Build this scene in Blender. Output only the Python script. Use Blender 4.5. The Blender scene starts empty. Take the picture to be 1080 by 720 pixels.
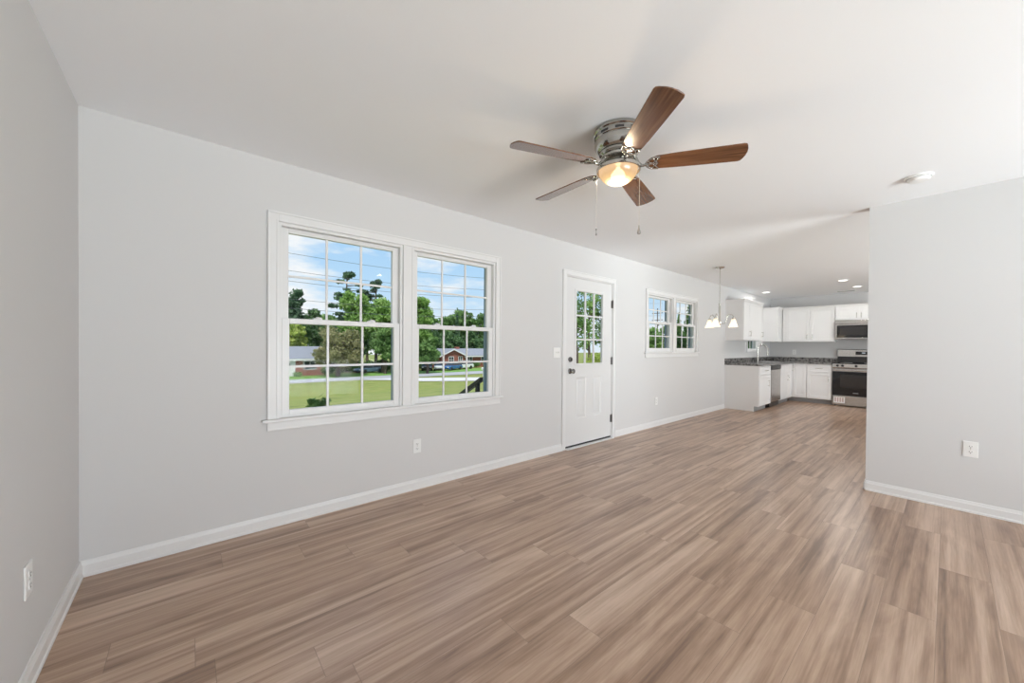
import bpy, math, random
import numpy as np
from mathutils import Vector, Matrix, Quaternion
R = math.radians
scene = bpy.context.scene
col = scene.collection

# ------------------------------------------------------------------ camera
F_PX, SX, SY = 395.35, 0.25, 7.91
yaw, pitch, roll = 0.7099, -0.0093, 0.0083
fw = Vector((math.sin(yaw), math.cos(yaw), 0)); rt = Vector((math.cos(yaw), -math.sin(yaw), 0)); up = Vector((0, 0, 1))
fw, up = math.cos(pitch) * fw + math.sin(pitch) * up, -math.sin(pitch) * fw + math.cos(pitch) * up
rt, up = math.cos(roll) * rt + math.sin(roll) * up, -math.sin(roll) * rt + math.cos(roll) * up
cd = bpy.data.cameras.new('camera'); cam = bpy.data.objects.new('camera', cd); col.objects.link(cam)
cam.matrix_world = Matrix(((rt.x, up.x, -fw.x, 0.4374), (rt.y, up.y, -fw.y, -2.9316), (rt.z, up.z, -fw.z, 1.2243), (0, 0, 0, 1)))
cd.sensor_fit = 'HORIZONTAL'; cd.sensor_width = 36.0; cd.lens = F_PX / 1080 * 36.0
cd.shift_x = -SX / 1080; cd.shift_y = SY / 1080
cd.clip_start = 0.02; cd.clip_end = 500
scene.camera = cam

# ------------------------------------------------------------------ view, world, sun, added fill lamps
vs = scene.view_settings
scene.display_settings.display_device = 'sRGB'
vs.view_transform = 'Standard'; vs.look = 'None'; vs.exposure = 0.0; vs.gamma = 1.0; vs.use_curve_mapping = False
cy = scene.cycles
cy.use_denoising = True; cy.max_bounces = 14; cy.diffuse_bounces = 8; cy.glossy_bounces = 6
cy.transparent_max_bounces = 24; cy.transmission_bounces = 8; cy.sample_clamp_indirect = 6.0
cy.caustics_reflective = False; cy.caustics_refractive = False

world = bpy.data.worlds.new('sky'); scene.world = world; world.use_nodes = True
nt = world.node_tree; nt.nodes.clear()
def N(t, k, **kw):
    n = t.nodes.new(k)
    for a, b in kw.items(): setattr(n, a, b)
    return n
wo = N(nt, 'ShaderNodeOutputWorld'); bg = N(nt, 'ShaderNodeBackground'); tc = N(nt, 'ShaderNodeTexCoord')
sep = N(nt, 'ShaderNodeSeparateXYZ'); nt.links.new(tc.outputs['Generated'], sep.inputs[0])
gr = N(nt, 'ShaderNodeValToRGB'); nt.links.new(sep.outputs['Z'], gr.inputs[0])
e = gr.color_ramp.elements
e[0].position = 0.0; e[0].color = (0.74, 0.87, 0.98, 1); e[1].position = 0.55; e[1].color = (0.20, 0.46, 0.88, 1)
x = e.new(0.16); x.color = (0.50, 0.74, 0.98, 1); x = e.new(0.32); x.color = (0.36, 0.63, 0.96, 1)
mp = N(nt, 'ShaderNodeMapping'); mp.inputs['Scale'].default_value = (2.2, 2.2, 7.5); mp.inputs['Location'].default_value = (3.1, 0.4, 0.55)
nt.links.new(tc.outputs['Generated'], mp.inputs[0])
nz = N(nt, 'ShaderNodeTexNoise'); nz.inputs['Scale'].default_value = 1.9; nz.inputs['Detail'].default_value = 7; nz.inputs['Roughness'].default_value = 0.55
nt.links.new(mp.outputs[0], nz.inputs['Vector'])
cr = N(nt, 'ShaderNodeValToRGB'); nt.links.new(nz.outputs['Fac'], cr.inputs[0])
cr.color_ramp.elements[0].position = 0.43; cr.color_ramp.elements[0].color = (0, 0, 0, 1)
cr.color_ramp.elements[1].position = 0.58; cr.color_ramp.elements[1].color = (1, 1, 1, 1)
mx = N(nt, 'ShaderNodeMix', data_type='RGBA'); nt.links.new(cr.outputs[0], mx.inputs[0]); nt.links.new(gr.outputs[0], mx.inputs[6])
mx.inputs[7].default_value = (0.95, 0.97, 1.0, 1)
nt.links.new(mx.outputs[2], bg.inputs[0]); bg.inputs[1].default_value = 1.0
nt.links.new(bg.outputs[0], wo.inputs[0])

def light(name, kind, loc, energy, color=(1, 1, 1), **kw):
    d = bpy.data.lights.new(name, kind); o = bpy.data.objects.new(name, d); col.objects.link(o)
    o.location = loc; d.energy = energy; d.color = color
    for a, b in kw.items(): setattr(d, a, b)
    return o
sun = light('sun', 'SUN', (0, -20, 30), 3.4, (1, 0.96, 0.88), angle=0.02)
sun.rotation_euler = Vector((0.42, 0.62, -1.15)).to_track_quat('-Z', 'Y').to_euler()
# fill lamps added outside invented back-wall openings, standing in for daylight
fill1 = light('fill_back', 'AREA', (2.5, -6.62, 1.15), 32, (0.90, 0.95, 1.0), shape='RECTANGLE', size=3.1, size_y=1.9)
fill1.rotation_euler = (R(90 - 10), 0, 0)       # -Z axis -> +Y, a little downwards like skylight
up1 = light('fill_back_upward', 'AREA', (1.7, -8.4, 0.02), 940, (0.90, 0.95, 1.0), shape='RECTANGLE', size=5.0, size_y=2.6)
up1.rotation_euler = (R(90 + 55), 0, 0)       # added fill aimed up to brighten the ceiling
fill2 = light('fill_dining', 'AREA', (6.9, -6.62, 1.1), 32, (0.92, 0.965, 1.0), shape='RECTANGLE', size=3.4, size_y=1.9)  # added fill lamp for the dining side and kitchen
fill2.rotation_euler = (R(90 - 5), 0, 0)
up2 = light('fill_dining_upward', 'AREA', (6.9, -8.4, 0.02), 700, (0.92, 0.965, 1.0), shape='RECTANGLE', size=4.0, size_y=2.6)
up2.rotation_euler = (R(90 + 55), 0, 0)  # second added upward fill, brightens the dining and kitchen ceiling
FAN_W = 4

# ------------------------------------------------------------------ helpers
class MB:
    def __init__(self): self.v = []; self.f = []
    def add(self, vs_, fs):
        b = len(self.v); self.v += [tuple(p) for p in vs_]; self.f += [tuple(i + b for i in q) for q in fs]; return self
    def box(self, x0, x1, y0, y1, z0, z1):
        return self.add([(x0, y0, z0), (x1, y0, z0), (x1, y1, z0), (x0, y1, z0), (x0, y0, z1), (x1, y0, z1), (x1, y1, z1), (x0, y1, z1)],
                        [(0, 3, 2, 1), (4, 5, 6, 7), (0, 1, 5, 4), (1, 2, 6, 5), (2, 3, 7, 6), (3, 0, 4, 7)])
    def loft(self, rings, cap=True, closed=True):
        n = len(rings[0]); vs_ = [p for r in rings for p in r]; fs = []
        for i in range(len(rings) - 1):
            for j in range(n if closed else n - 1):
                a = i * n + j; b = i * n + (j + 1) % n
                fs.append((a, b, b + n, a + n))
        if cap: fs.append(tuple(range(n - 1, -1, -1))); fs.append(tuple((len(rings) - 1) * n + j for j in range(n)))
        return self.add(vs_, fs)
    def lathe(self, prof, c=(0, 0, 0), n=40, cap=True):
        rings = [[(c[0] + r * math.cos(2 * math.pi * k / n), c[1] + r * math.sin(2 * math.pi * k / n), c[2] + z) for k in range(n)] for r, z in prof]
        return self.loft(rings, cap)
    def tube(self, pts, r, n=10):
        P = [Vector(p) for p in pts]; rs = r if isinstance(r, (list, tuple)) else [r] * len(P); rings = []
        ref = None
        for i, p in enumerate(P):
            t = (P[min(i + 1, len(P) - 1)] - P[max(i - 1, 0)]).normalized()
            if ref is None: ref = t.orthogonal().normalized()
            a = (ref - ref.dot(t) * t)
            a = a.normalized() if a.length > 1e-6 else t.orthogonal().normalized()
            ref = a; b = t.cross(a)
            rings.append([p + rs[i] * (math.cos(2 * math.pi * k / n) * a + math.sin(2 * math.pi * k / n) * b) for k in range(n)])
        return self.loft(rings)
    def prism(self, poly, axis, a0, a1):
        """polygon in the two other axes, extruded along axis (0,1,2)"""
        def P(u, v, w): return ((w, u, v), (u, w, v), (u, v, w))[axis]
        return self.loft([[P(u, v, a0) for u, v in poly], [P(u, v, a1) for u, v in poly]])
    def build(self, name, m, parent=None, bevel=0, smooth=None, seg=2):
        me = bpy.data.meshes.new(name); me.from_pydata(self.v, [], self.f); me.validate(); me.update()
        import bmesh
        bm = bmesh.new(); bm.from_mesh(me); bmesh.ops.recalc_face_normals(bm, faces=bm.faces); bm.to_mesh(me); bm.free()
        me.materials.append(m)
        if smooth:
            me.shade_smooth()
            try: me.set_sharp_from_angle(angle=R(smooth))
            except Exception: pass
        o = bpy.data.objects.new(name, me); col.objects.link(o)
        if parent: o.parent = parent
        if bevel:
            b = o.modifiers.new('bevel', 'BEVEL'); b.width = bevel; b.segments = seg; b.limit_method = 'ANGLE'; b.angle_limit = R(40)
            b.harden_normals = False
        return o
def tag(o, label=None, cat=None, group=None, kind=None):
    if label: o['label'] = label
    if cat: o['category'] = cat
    if group: o['group'] = group
    if kind: o['kind'] = kind
    return o
def empty(name, loc=(0, 0, 0), rz=0):
    o = bpy.data.objects.new(name, None); col.objects.link(o); o.location = loc; o.rotation_euler = (0, 0, rz); o.empty_display_size = 0.1
    return o
def copy_tree(o, parent=None):
    c = o.copy(); col.objects.link(c)
    if parent: c.parent = parent
    for ch in list(o.children): copy_tree(ch, c)
    return c

# ------------------------------------------------------------------ materials
def pm(name, color, rough=0.5, metal=0.0, coat=0.0, spec=0.5, bump=0.0, bscale=200, vary=0.0, vscale=3.0, emit=None, estr=0):
    m = bpy.data.materials.new(name); m.use_nodes = True; t = m.node_tree; b = t.nodes['Principled BSDF']
    b.inputs['Base Color'].default_value = (*color, 1); b.inputs['Roughness'].default_value = rough; b.inputs['Metallic'].default_value = metal
    b.inputs['Coat Weight'].default_value = coat; b.inputs['Specular IOR Level'].default_value = spec
    c = N(t, 'ShaderNodeTexCoord')
    if bump:
        n = N(t, 'ShaderNodeTexNoise'); n.inputs['Scale'].default_value = bscale; n.inputs['Detail'].default_value = 3
        t.links.new(c.outputs['Object'], n.inputs['Vector'])
        bp = N(t, 'ShaderNodeBump'); bp.inputs['Strength'].default_value = bump; bp.inputs['Distance'].default_value = 0.002
        t.links.new(n.outputs['Fac'], bp.inputs['Height']); t.links.new(bp.outputs[0], b.inputs['Normal'])
    if vary:
        n = N(t, 'ShaderNodeTexNoise'); n.inputs['Scale'].default_value = vscale; n.inputs['Detail'].default_value = 4
        t.links.new(c.outputs['Object'], n.inputs['Vector'])
        r = N(t, 'ShaderNodeMapRange'); r.inputs[1].default_value = 0.3; r.inputs[2].default_value = 0.7
        r.inputs[3].default_value = 1 - vary; r.inputs[4].default_value = 1 + vary; t.links.new(n.outputs['Fac'], r.inputs[0])
        h = N(t, 'ShaderNodeHueSaturation'); h.inputs['Color'].default_value = (*color, 1); t.links.new(r.outputs[0], h.inputs['Value'])
        t.links.new(h.outputs[0], b.inputs['Base Color'])
    if emit:
        b.inputs['Emission Color'].default_value = (*emit, 1); b.inputs['Emission Strength'].default_value = estr
    return m
M = {}
M['wall'] = pm('wall_paint', (0.665, 0.662, 0.662), 0.75, spec=0.25, bump=0.12, bscale=160)
M['ceil'] = pm('ceiling_paint', (0.89, 0.902, 0.92), 0.85, spec=0.2, bump=0.1, bscale=120)
M['trim'] = pm('trim_paint', (0.77, 0.77, 0.77), 0.38, vary=0.01)
M['vinyl'] = pm('white_vinyl', (0.77, 0.77, 0.77), 0.35, vary=0.01)
M['door'] = pm('door_paint', (0.73, 0.73, 0.73), 0.4, vary=0.01)
M['cab'] = pm('cabinet_paint', (0.85, 0.85, 0.85), 0.35, vary=0.01)
M['plate'] = pm('white_plastic', (0.84, 0.84, 0.83), 0.3, vary=0.01)
M['slot'] = pm('dark_slot', (0.03, 0.03, 0.03), 0.5, vary=0.1)
M['nickel'] = pm('brushed_nickel', (0.62, 0.60, 0.56), 0.22, 1.0, vary=0.03, vscale=30)
M['chrome'] = pm('polished_nickel', (0.47, 0.46, 0.43), 0.13, 1.0, vary=0.03, vscale=20)
M['bronze'] = pm('dark_nickel', (0.20, 0.19, 0.185), 0.3, 1.0, vary=0.1, vscale=30)
M['black'] = pm('black_plastic', (0.015, 0.015, 0.016), 0.35, vary=0.1)
M['bglass'] = pm('black_glass', (0.008, 0.008, 0.009), 0.06, coat=0.5, vary=0.1)
M['oven_window'] = pm('oven_window_glass', (0.03, 0.028, 0.028), 0.1, coat=0.5, vary=0.1)
M['toe'] = pm('toe_kick_paint', (0.33, 0.33, 0.33), 0.6, vary=0.03)
M['concrete'] = pm('concrete', (0.62, 0.61, 0.60), 0.85, bump=0.3, bscale=40, vary=0.08, vscale=2)
M['asphalt'] = pm('asphalt', (0.43, 0.43, 0.46), 0.9, bump=0.3, bscale=30, vary=0.06, vscale=1)
M['drive'] = pm('pale_drive_concrete', (0.66, 0.65, 0.65), 0.9, vary=0.06, vscale=1)
M['roof'] = pm('grey_shingles', (0.27, 0.285, 0.33), 0.85, bump=0.4, bscale=12, vary=0.12, vscale=4)
M['blackmetal'] = pm('black_painted_metal', (0.012, 0.013, 0.015), 0.45, vary=0.1)
M['shade_tint'] = pm('blue_grey_shade_tint', (0.27, 0.36, 0.44), 0.5, vary=0.04)  # blue-grey stands in for sky-lit shade on the outer jamb
M['wood_pole'] = pm('weathered_wood', (0.17, 0.14, 0.12), 0.9, vary=0.2, vscale=4)
M['wire'] = pm('power_wire', (0.10, 0.11, 0.13), 0.6, vary=0.1)
M['bark'] = pm('bark', (0.13, 0.10, 0.08), 0.95, bump=0.6, bscale=10, vary=0.25, vscale=3)
M['rubber'] = pm('tyre_rubber', (0.02, 0.02, 0.02), 0.8, vary=0.1)
M['carglass'] = pm('car_glass', (0.03, 0.04, 0.05), 0.08, vary=0.1)
M['ext'] = pm('exterior_siding', (0.55, 0.55, 0.54), 0.8, vary=0.05)
M['chain'] = pm('pull_chain_metal', (0.75, 0.74, 0.70), 0.3, 0.9, vary=0.03)
M['fobmat'] = pm('fob_plastic', (0.34, 0.33, 0.32), 0.35, 0.5, vary=0.05)

def glass_mat(name, tint=(0.97, 0.985, 0.98), gloss=0.2):
    m = bpy.data.materials.new(name); m.use_nodes = True; t = m.node_tree; t.nodes.clear()
    o = N(t, 'ShaderNodeOutputMaterial'); mixs = N(t, 'ShaderNodeMixShader'); tr = N(t, 'ShaderNodeBsdfTransparent'); gl = N(t, 'ShaderNodeBsdfGlossy')
    fr = N(t, 'ShaderNodeFresnel'); fr.inputs['IOR'].default_value = 1.3
    tr.inputs[0].default_value = (*tint, 1); gl.inputs['Roughness'].default_value = 0.02; gl.inputs[0].default_value = (gloss, gloss, gloss, 1)
    t.links.new(fr.outputs[0], mixs.inputs[0]); t.links.new(tr.outputs[0], mixs.inputs[1]); t.links.new(gl.outputs[0], mixs.inputs[2]); t.links.new(mixs.outputs[0], o.inputs[0])
    return m
M['glass'] = glass_mat('window_glass')

def lamp_glass(name, color, strength, clear):
    m = bpy.data.materials.new(name); m.use_nodes = True; t = m.node_tree; t.nodes.clear()
    o = N(t, 'ShaderNodeOutputMaterial'); tr = N(t, 'ShaderNodeBsdfTransparent'); tl = N(t, 'ShaderNodeBsdfTranslucent'); df = N(t, 'ShaderNodeBsdfDiffuse')
    em = N(t, 'ShaderNodeEmission'); em.inputs[0].default_value = (*color, 1); em.inputs[1].default_value = strength
    tl.inputs[0].default_value = (0.9, 0.85, 0.78, 1); df.inputs[0].default_value = (0.85, 0.8, 0.72, 1)
    a = N(t, 'ShaderNodeMixShader'); a.inputs[0].default_value = 0.4; t.links.new(tl.outputs[0], a.inputs[1]); t.links.new(df.outputs[0], a.inputs[2])
    ad = N(t, 'ShaderNodeAddShader'); t.links.new(a.outputs[0], ad.inputs[0]); t.links.new(em.outputs[0], ad.inputs[1])
    b = N(t, 'ShaderNodeMixShader'); b.inputs[0].default_value = clear; t.links.new(ad.outputs[0], b.inputs[1]); t.links.new(tr.outputs[0], b.inputs[2])
    t.links.new(b.outputs[0], o.inputs[0]); return m
def bowl_mat():
    m = bpy.data.materials.new('frosted_bowl_glass'); m.use_nodes = True; t = m.node_tree; t.nodes.clear(); L = t.links.new
    o = N(t, 'ShaderNodeOutputMaterial'); c = N(t, 'ShaderNodeTexCoord'); d = N(t, 'ShaderNodeVectorMath', operation='DISTANCE'); d.inputs[1].default_value = (0, 0, -.285)
    L(c.outputs['Object'], d.inputs[0]); r = N(t, 'ShaderNodeValToRGB'); mr = N(t, 'ShaderNodeMapRange'); mr.inputs[1].default_value = .045; mr.inputs[2].default_value = .118
    L(d.outputs['Value'], mr.inputs[0]); L(mr.outputs[0], r.inputs[0]); el = r.color_ramp.elements
    el[0].position, el[0].color = 0.0, (4.0, 3.3, 2.3, 1); el[1].position, el[1].color = 1.0, (.86, .56, .31, 1); q = el.new(.22); q.color = (1.7, 1.25, .70, 1); q = el.new(.42); q.color = (1.0, .66, .30, 1); q = el.new(.72); q.color = (.80, .50, .25, 1)
    em = N(t, 'ShaderNodeEmission'); L(r.outputs[0], em.inputs[0]); em.inputs[1].default_value = 1.0
    gl = N(t, 'ShaderNodeBsdfGlossy'); gl.inputs['Roughness'].default_value = .25; gl.inputs[0].default_value = (.06, .06, .06, 1); ad = N(t, 'ShaderNodeAddShader'); L(em.outputs[0], ad.inputs[0]); L(gl.outputs[0], ad.inputs[1])
    tr = N(t, 'ShaderNodeBsdfTransparent'); b = N(t, 'ShaderNodeMixShader'); b.inputs[0].default_value = .012; L(ad.outputs[0], b.inputs[1]); L(tr.outputs[0], b.inputs[2]); L(b.outputs[0], o.inputs[0]); return m
M['bowl'] = bowl_mat()
M['shade'] = lamp_glass('frosted_shade_glass', (1.0, 0.74, 0.50), 0.12, 0.10)
def emit(name, color, s):
    m = bpy.data.materials.new(name); m.use_nodes = True; t = m.node_tree; t.nodes.clear()
    o = N(t, 'ShaderNodeOutputMaterial'); em = N(t, 'ShaderNodeEmission'); em.inputs[0].default_value = (*color, 1); em.inputs[1].default_value = s
    t.links.new(em.outputs[0], o.inputs[0]); return m
M['bulb'] = emit('lit_bulb', (1.0, 0.84, 0.60), 3)
M['hotbulb'] = emit('lit_fan_bulb', (1.0, 0.74, 0.42), 90)
M['led'] = emit('lit_led_lens', (1.0, 0.97, 0.92), 4)
M['ledtext'] = emit('display_digits', (0.75, 0.85, 0.95), 0.8)

def floor_mat():
    m = bpy.data.materials.new('vinyl_plank'); m.use_nodes = True; t = m.node_tree; b = t.nodes['Principled BSDF']; L = t.links.new
    g = N(t, 'ShaderNodeNewGeometry'); s = N(t, 'ShaderNodeSeparateXYZ'); L(g.outputs['Position'], s.inputs[0])
    def math_(op, a, bb=None):
        n = N(t, 'ShaderNodeMath', operation=op)
        for i, q in enumerate((a, bb)):
            if q is None: continue
            if isinstance(q, (int, float)): n.inputs[i].default_value = q
            else: L(q, n.inputs[i])
        return n.outputs[0]
    W, LEN = 0.182, 1.22
    yv = math_('DIVIDE', s.outputs['Y'], W); row = math_('FLOOR', yv); fy = math_('FRACT', yv)
    wn = N(t, 'ShaderNodeTexWhiteNoise', noise_dimensions='1D'); L(row, wn.inputs['W'])
    xv = math_('ADD', math_('DIVIDE', s.outputs['X'], LEN), math_('MULTIPLY', wn.outputs['Value'], 7.0)); cl = math_('FLOOR', xv); fx = math_('FRACT', xv)
    cmb = N(t, 'ShaderNodeCombineXYZ'); L(row, cmb.inputs[0]); L(cl, cmb.inputs[1])
    pn = N(t, 'ShaderNodeTexWhiteNoise', noise_dimensions='2D'); L(cmb.outputs[0], pn.inputs['Vector'])
    pv = pn.outputs['Value']
    off = math_('MULTIPLY', pv, 37.0)
    def grain(sx, sy, detail, rough, dist, k):
        c = N(t, 'ShaderNodeCombineXYZ'); L(math_('ADD', math_('MULTIPLY', s.outputs['X'], sx), off), c.inputs[0]); L(math_('ADD', math_('MULTIPLY', s.outputs['Y'], sy), math_('MULTIPLY', off, 1.7)), c.inputs[1]); L(math_('ADD', off, k), c.inputs[2])
        n = N(t, 'ShaderNodeTexNoise'); n.inputs['Scale'].default_value = 1; n.inputs['Detail'].default_value = detail; n.inputs['Roughness'].default_value = rough; n.inputs['Distortion'].default_value = dist
        L(c.outputs[0], n.inputs['Vector']); return n.outputs['Fac']
    broad = grain(0.40, 19.0, 2, 0.5, 0.5, 0.0)
    fine = grain(5.0, 130.0, 3, 0.6, 0.2, 3.0)
    knots = grain(1.3, 7.0, 3, 0.55, 1.4, 8.0)
    f = math_('ADD', math_('ADD', math_('MULTIPLY', broad, 0.54), math_('MULTIPLY', fine, 0.20)), math_('ADD', math_('MULTIPLY', knots, 0.28), math_('MULTIPLY', math_('SUBTRACT', pv, 0.5), 0.06)))
    r = N(t, 'ShaderNodeValToRGB'); L(f, r.inputs[0]); el = r.color_ramp.elements
    el[0].position = 0.36; el[0].color = (0.18, 0.100, 0.060, 1); el[1].position = 0.66; el[1].color = (0.60, 0.435, 0.325, 1)
    q = el.new(0.46); q.color = (0.335, 0.207, 0.134, 1); q = el.new(0.55); q.color = (0.46, 0.31, 0.215, 1)
    gy = math_('LESS_THAN', math_('ABSOLUTE', math_('SUBTRACT', fy, 0.5)), 0.4945)
    gx = math_('LESS_THAN', math_('ABSOLUTE', math_('SUBTRACT', fx, 0.5)), 0.4990)
    gap = math_('MULTIPLY', gx, gy)
    mx_ = N(t, 'ShaderNodeMix', data_type='RGBA'); L(math_('ADD', math_('MULTIPLY', gap, 0.6), 0.4), mx_.inputs[0]); mx_.inputs[6].default_value = (0.17, 0.105, 0.068, 1); L(r.outputs[0], mx_.inputs[7])
    L(mx_.outputs[2], b.inputs['Base Color'])
    L(math_('ADD', math_('MULTIPLY', fine, 0.12), 0.26), b.inputs['Roughness']); b.inputs['Specular IOR Level'].default_value = 1.0
    bp = N(t, 'ShaderNodeBump'); bp.inputs['Strength'].default_value = 0.25; bp.inputs['Distance'].default_value = 0.002
    L(math_('ADD', math_('MULTIPLY', gap, 0.6), math_('MULTIPLY', fine, 0.5)), bp.inputs['Height']); L(bp.outputs[0], b.inputs['Normal'])
    return m
M['floor'] = floor_mat()

def ramp_mat(name, stops, scale=(1, 1, 1), nscale=5, detail=6, rough=0.5, coat=0, dist=0.0, metal=0.0, coords='Object', bump=0):
    m = bpy.data.materials.new(name); m.use_nodes = True; t = m.node_tree; b = t.nodes['Principled BSDF']
    c = N(t, 'ShaderNodeTexCoord'); mp_ = N(t, 'ShaderNodeMapping'); mp_.inputs['Scale'].default_value = scale
    t.links.new(c.outputs[coords], mp_.inputs[0]); n = N(t, 'ShaderNodeTexNoise'); n.inputs['Scale'].default_value = nscale; n.inputs['Detail'].default_value = detail; n.inputs['Distortion'].default_value = dist
    t.links.new(mp_.outputs[0], n.inputs['Vector']); r = N(t, 'ShaderNodeValToRGB'); t.links.new(n.outputs['Fac'], r.inputs[0])
    el = r.color_ramp.elements
    el[0].position, el[0].color = stops[0][0], (*stops[0][1], 1); el[1].position, el[1].color = stops[-1][0], (*stops[-1][1], 1)
    for p, c_ in stops[1:-1]: q = el.new(p); q.color = (*c_, 1)
    t.links.new(r.outputs[0], b.inputs['Base Color']); b.inputs['Roughness'].default_value = rough; b.inputs['Coat Weight'].default_value = coat; b.inputs['Metallic'].default_value = metal
    if bump:
        bp = N(t, 'ShaderNodeBump'); bp.inputs['Strength'].default_value = bump; bp.inputs['Distance'].default_value = 0.01
        t.links.new(n.outputs['Fac'], bp.inputs['Height']); t.links.new(bp.outputs[0], b.inputs['Normal'])
    return m
M['granite'] = ramp_mat('grey_granite', [(0.34, (0.03, 0.03, 0.032)), (0.47, (0.14, 0.135, 0.13)), (0.56, (0.30, 0.29, 0.28)), (0.68, (0.10, 0.10, 0.10))], (1, 1, 1), 22, 8, 0.14, 0.3)
M['steel'] = ramp_mat('stainless_steel', [(0.3, (0.50, 0.49, 0.48)), (0.7, (0.66, 0.65, 0.63))], (1, 1, 60), 4, 3, 0.27, 0, 0, 1.0)
M['walnut'] = ramp_mat('walnut_blade', [(0.30, (0.085, 0.032, 0.013)), (0.5, (0.15, 0.062, 0.026)), (0.72, (0.23, 0.105, 0.048))], (1.5, 30, 6), 2.2, 4, 0.24, 0.5, 0.3)
M['lawn'] = ramp_mat('lawn_grass', [(0.30, (0.15, 0.20, 0.04)), (0.46, (0.27, 0.29, 0.075)), (0.56, (0.20, 0.26, 0.055)), (0.72, (0.37, 0.33, 0.13))], (1, 2.2, 1), 0.30, 10, 0.95, bump=0.5)
M['verge'] = ramp_mat('bright_verge_grass', [(0.3, (0.12, 0.28, 0.04)), (0.7, (0.22, 0.38, 0.08))], (1, 1, 1), 0.6, 8, 0.95)
def brick_mat():
    m = bpy.data.materials.new('red_brick'); m.use_nodes = True; t = m.node_tree; b = t.nodes['Principled BSDF']
    c = N(t, 'ShaderNodeTexCoord'); mp_ = N(t, 'ShaderNodeMapping'); mp_.inputs['Rotation'].default_value = (R(90), 0, 0); t.links.new(c.outputs['Object'], mp_.inputs[0])
    k = N(t, 'ShaderNodeTexBrick'); t.links.new(mp_.outputs[0], k.inputs['Vector']); k.inputs['Scale'].default_value = 4.0
    k.inputs['Color1'].default_value = (0.33, 0.10, 0.065, 1); k.inputs['Color2'].default_value = (0.24, 0.075, 0.05, 1); k.inputs['Mortar'].default_value = (0.42, 0.32, 0.28, 1); k.inputs['Mortar Size'].default_value = 0.012
    t.links.new(k.outputs['Color'], b.inputs['Base Color']); b.inputs['Roughness'].default_value = 0.9; return m
M['brick'] = brick_mat()
def leaf_mat(name, c0, c1, c2):
    m = bpy.data.materials.new(name); m.use_nodes = True; t = m.node_tree; b = t.nodes['Principled BSDF']
    g = N(t, 'ShaderNodeNewGeometry'); n = N(t, 'ShaderNodeTexNoise'); n.inputs['Scale'].default_value = 0.9; n.inputs['Detail'].default_value = 5
    t.links.new(g.outputs['Position'], n.inputs['Vector'])
    r = N(t, 'ShaderNodeValToRGB'); t.links.new(n.outputs['Fac'], r.inputs[0]); el = r.color_ramp.elements
    el[0].position, el[0].color = 0.34, (*c0, 1); el[1].position, el[1].color = 0.68, (*c2, 1); q = el.new(0.5); q.color = (*c1, 1)
    t.links.new(r.outputs[0], b.inputs['Base Color']); b.inputs['Roughness'].default_value = 0.6
    b.inputs['Specular IOR Level'].default_value = 0.25
    tl = N(t, 'ShaderNodeBsdfTranslucent'); t.links.new(r.outputs[0], tl.inputs[0]); ms = N(t, 'ShaderNodeMixShader'); ms.inputs[0].default_value = 0.35
    o = t.nodes['Material Output']; t.links.new(b.outputs[0], ms.inputs[1]); t.links.new(tl.outputs[0], ms.inputs[2]); t.links.new(ms.outputs[0], o.inputs[0])
    return m
M['leaf_bright'] = leaf_mat('bright_leaves', (0.17, 0.32, 0.07), (0.29, 0.47, 0.13), (0.47, 0.62, 0.24))
M['leaf_mid'] = leaf_mat('mid_green_leaves', (0.10, 0.20, 0.06), (0.18, 0.32, 0.10), (0.32, 0.47, 0.18))
M['leaf_dark'] = leaf_mat('dark_leaves', (0.065, 0.14, 0.06), (0.12, 0.22, 0.085), (0.21, 0.34, 0.14))
M['leaf_pine'] = leaf_mat('pine_needles', (0.07, 0.14, 0.08), (0.12, 0.21, 0.12), (0.20, 0.31, 0.17))
M['leaf_olive'] = leaf_mat('olive_brown_leaves', (0.19, 0.21, 0.09), (0.32, 0.32, 0.15), (0.48, 0.44, 0.25))
M['leaf_yellow'] = leaf_mat('yellow_green_leaves', (0.24, 0.36, 0.06), (0.40, 0.50, 0.11), (0.55, 0.60, 0.20))

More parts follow.
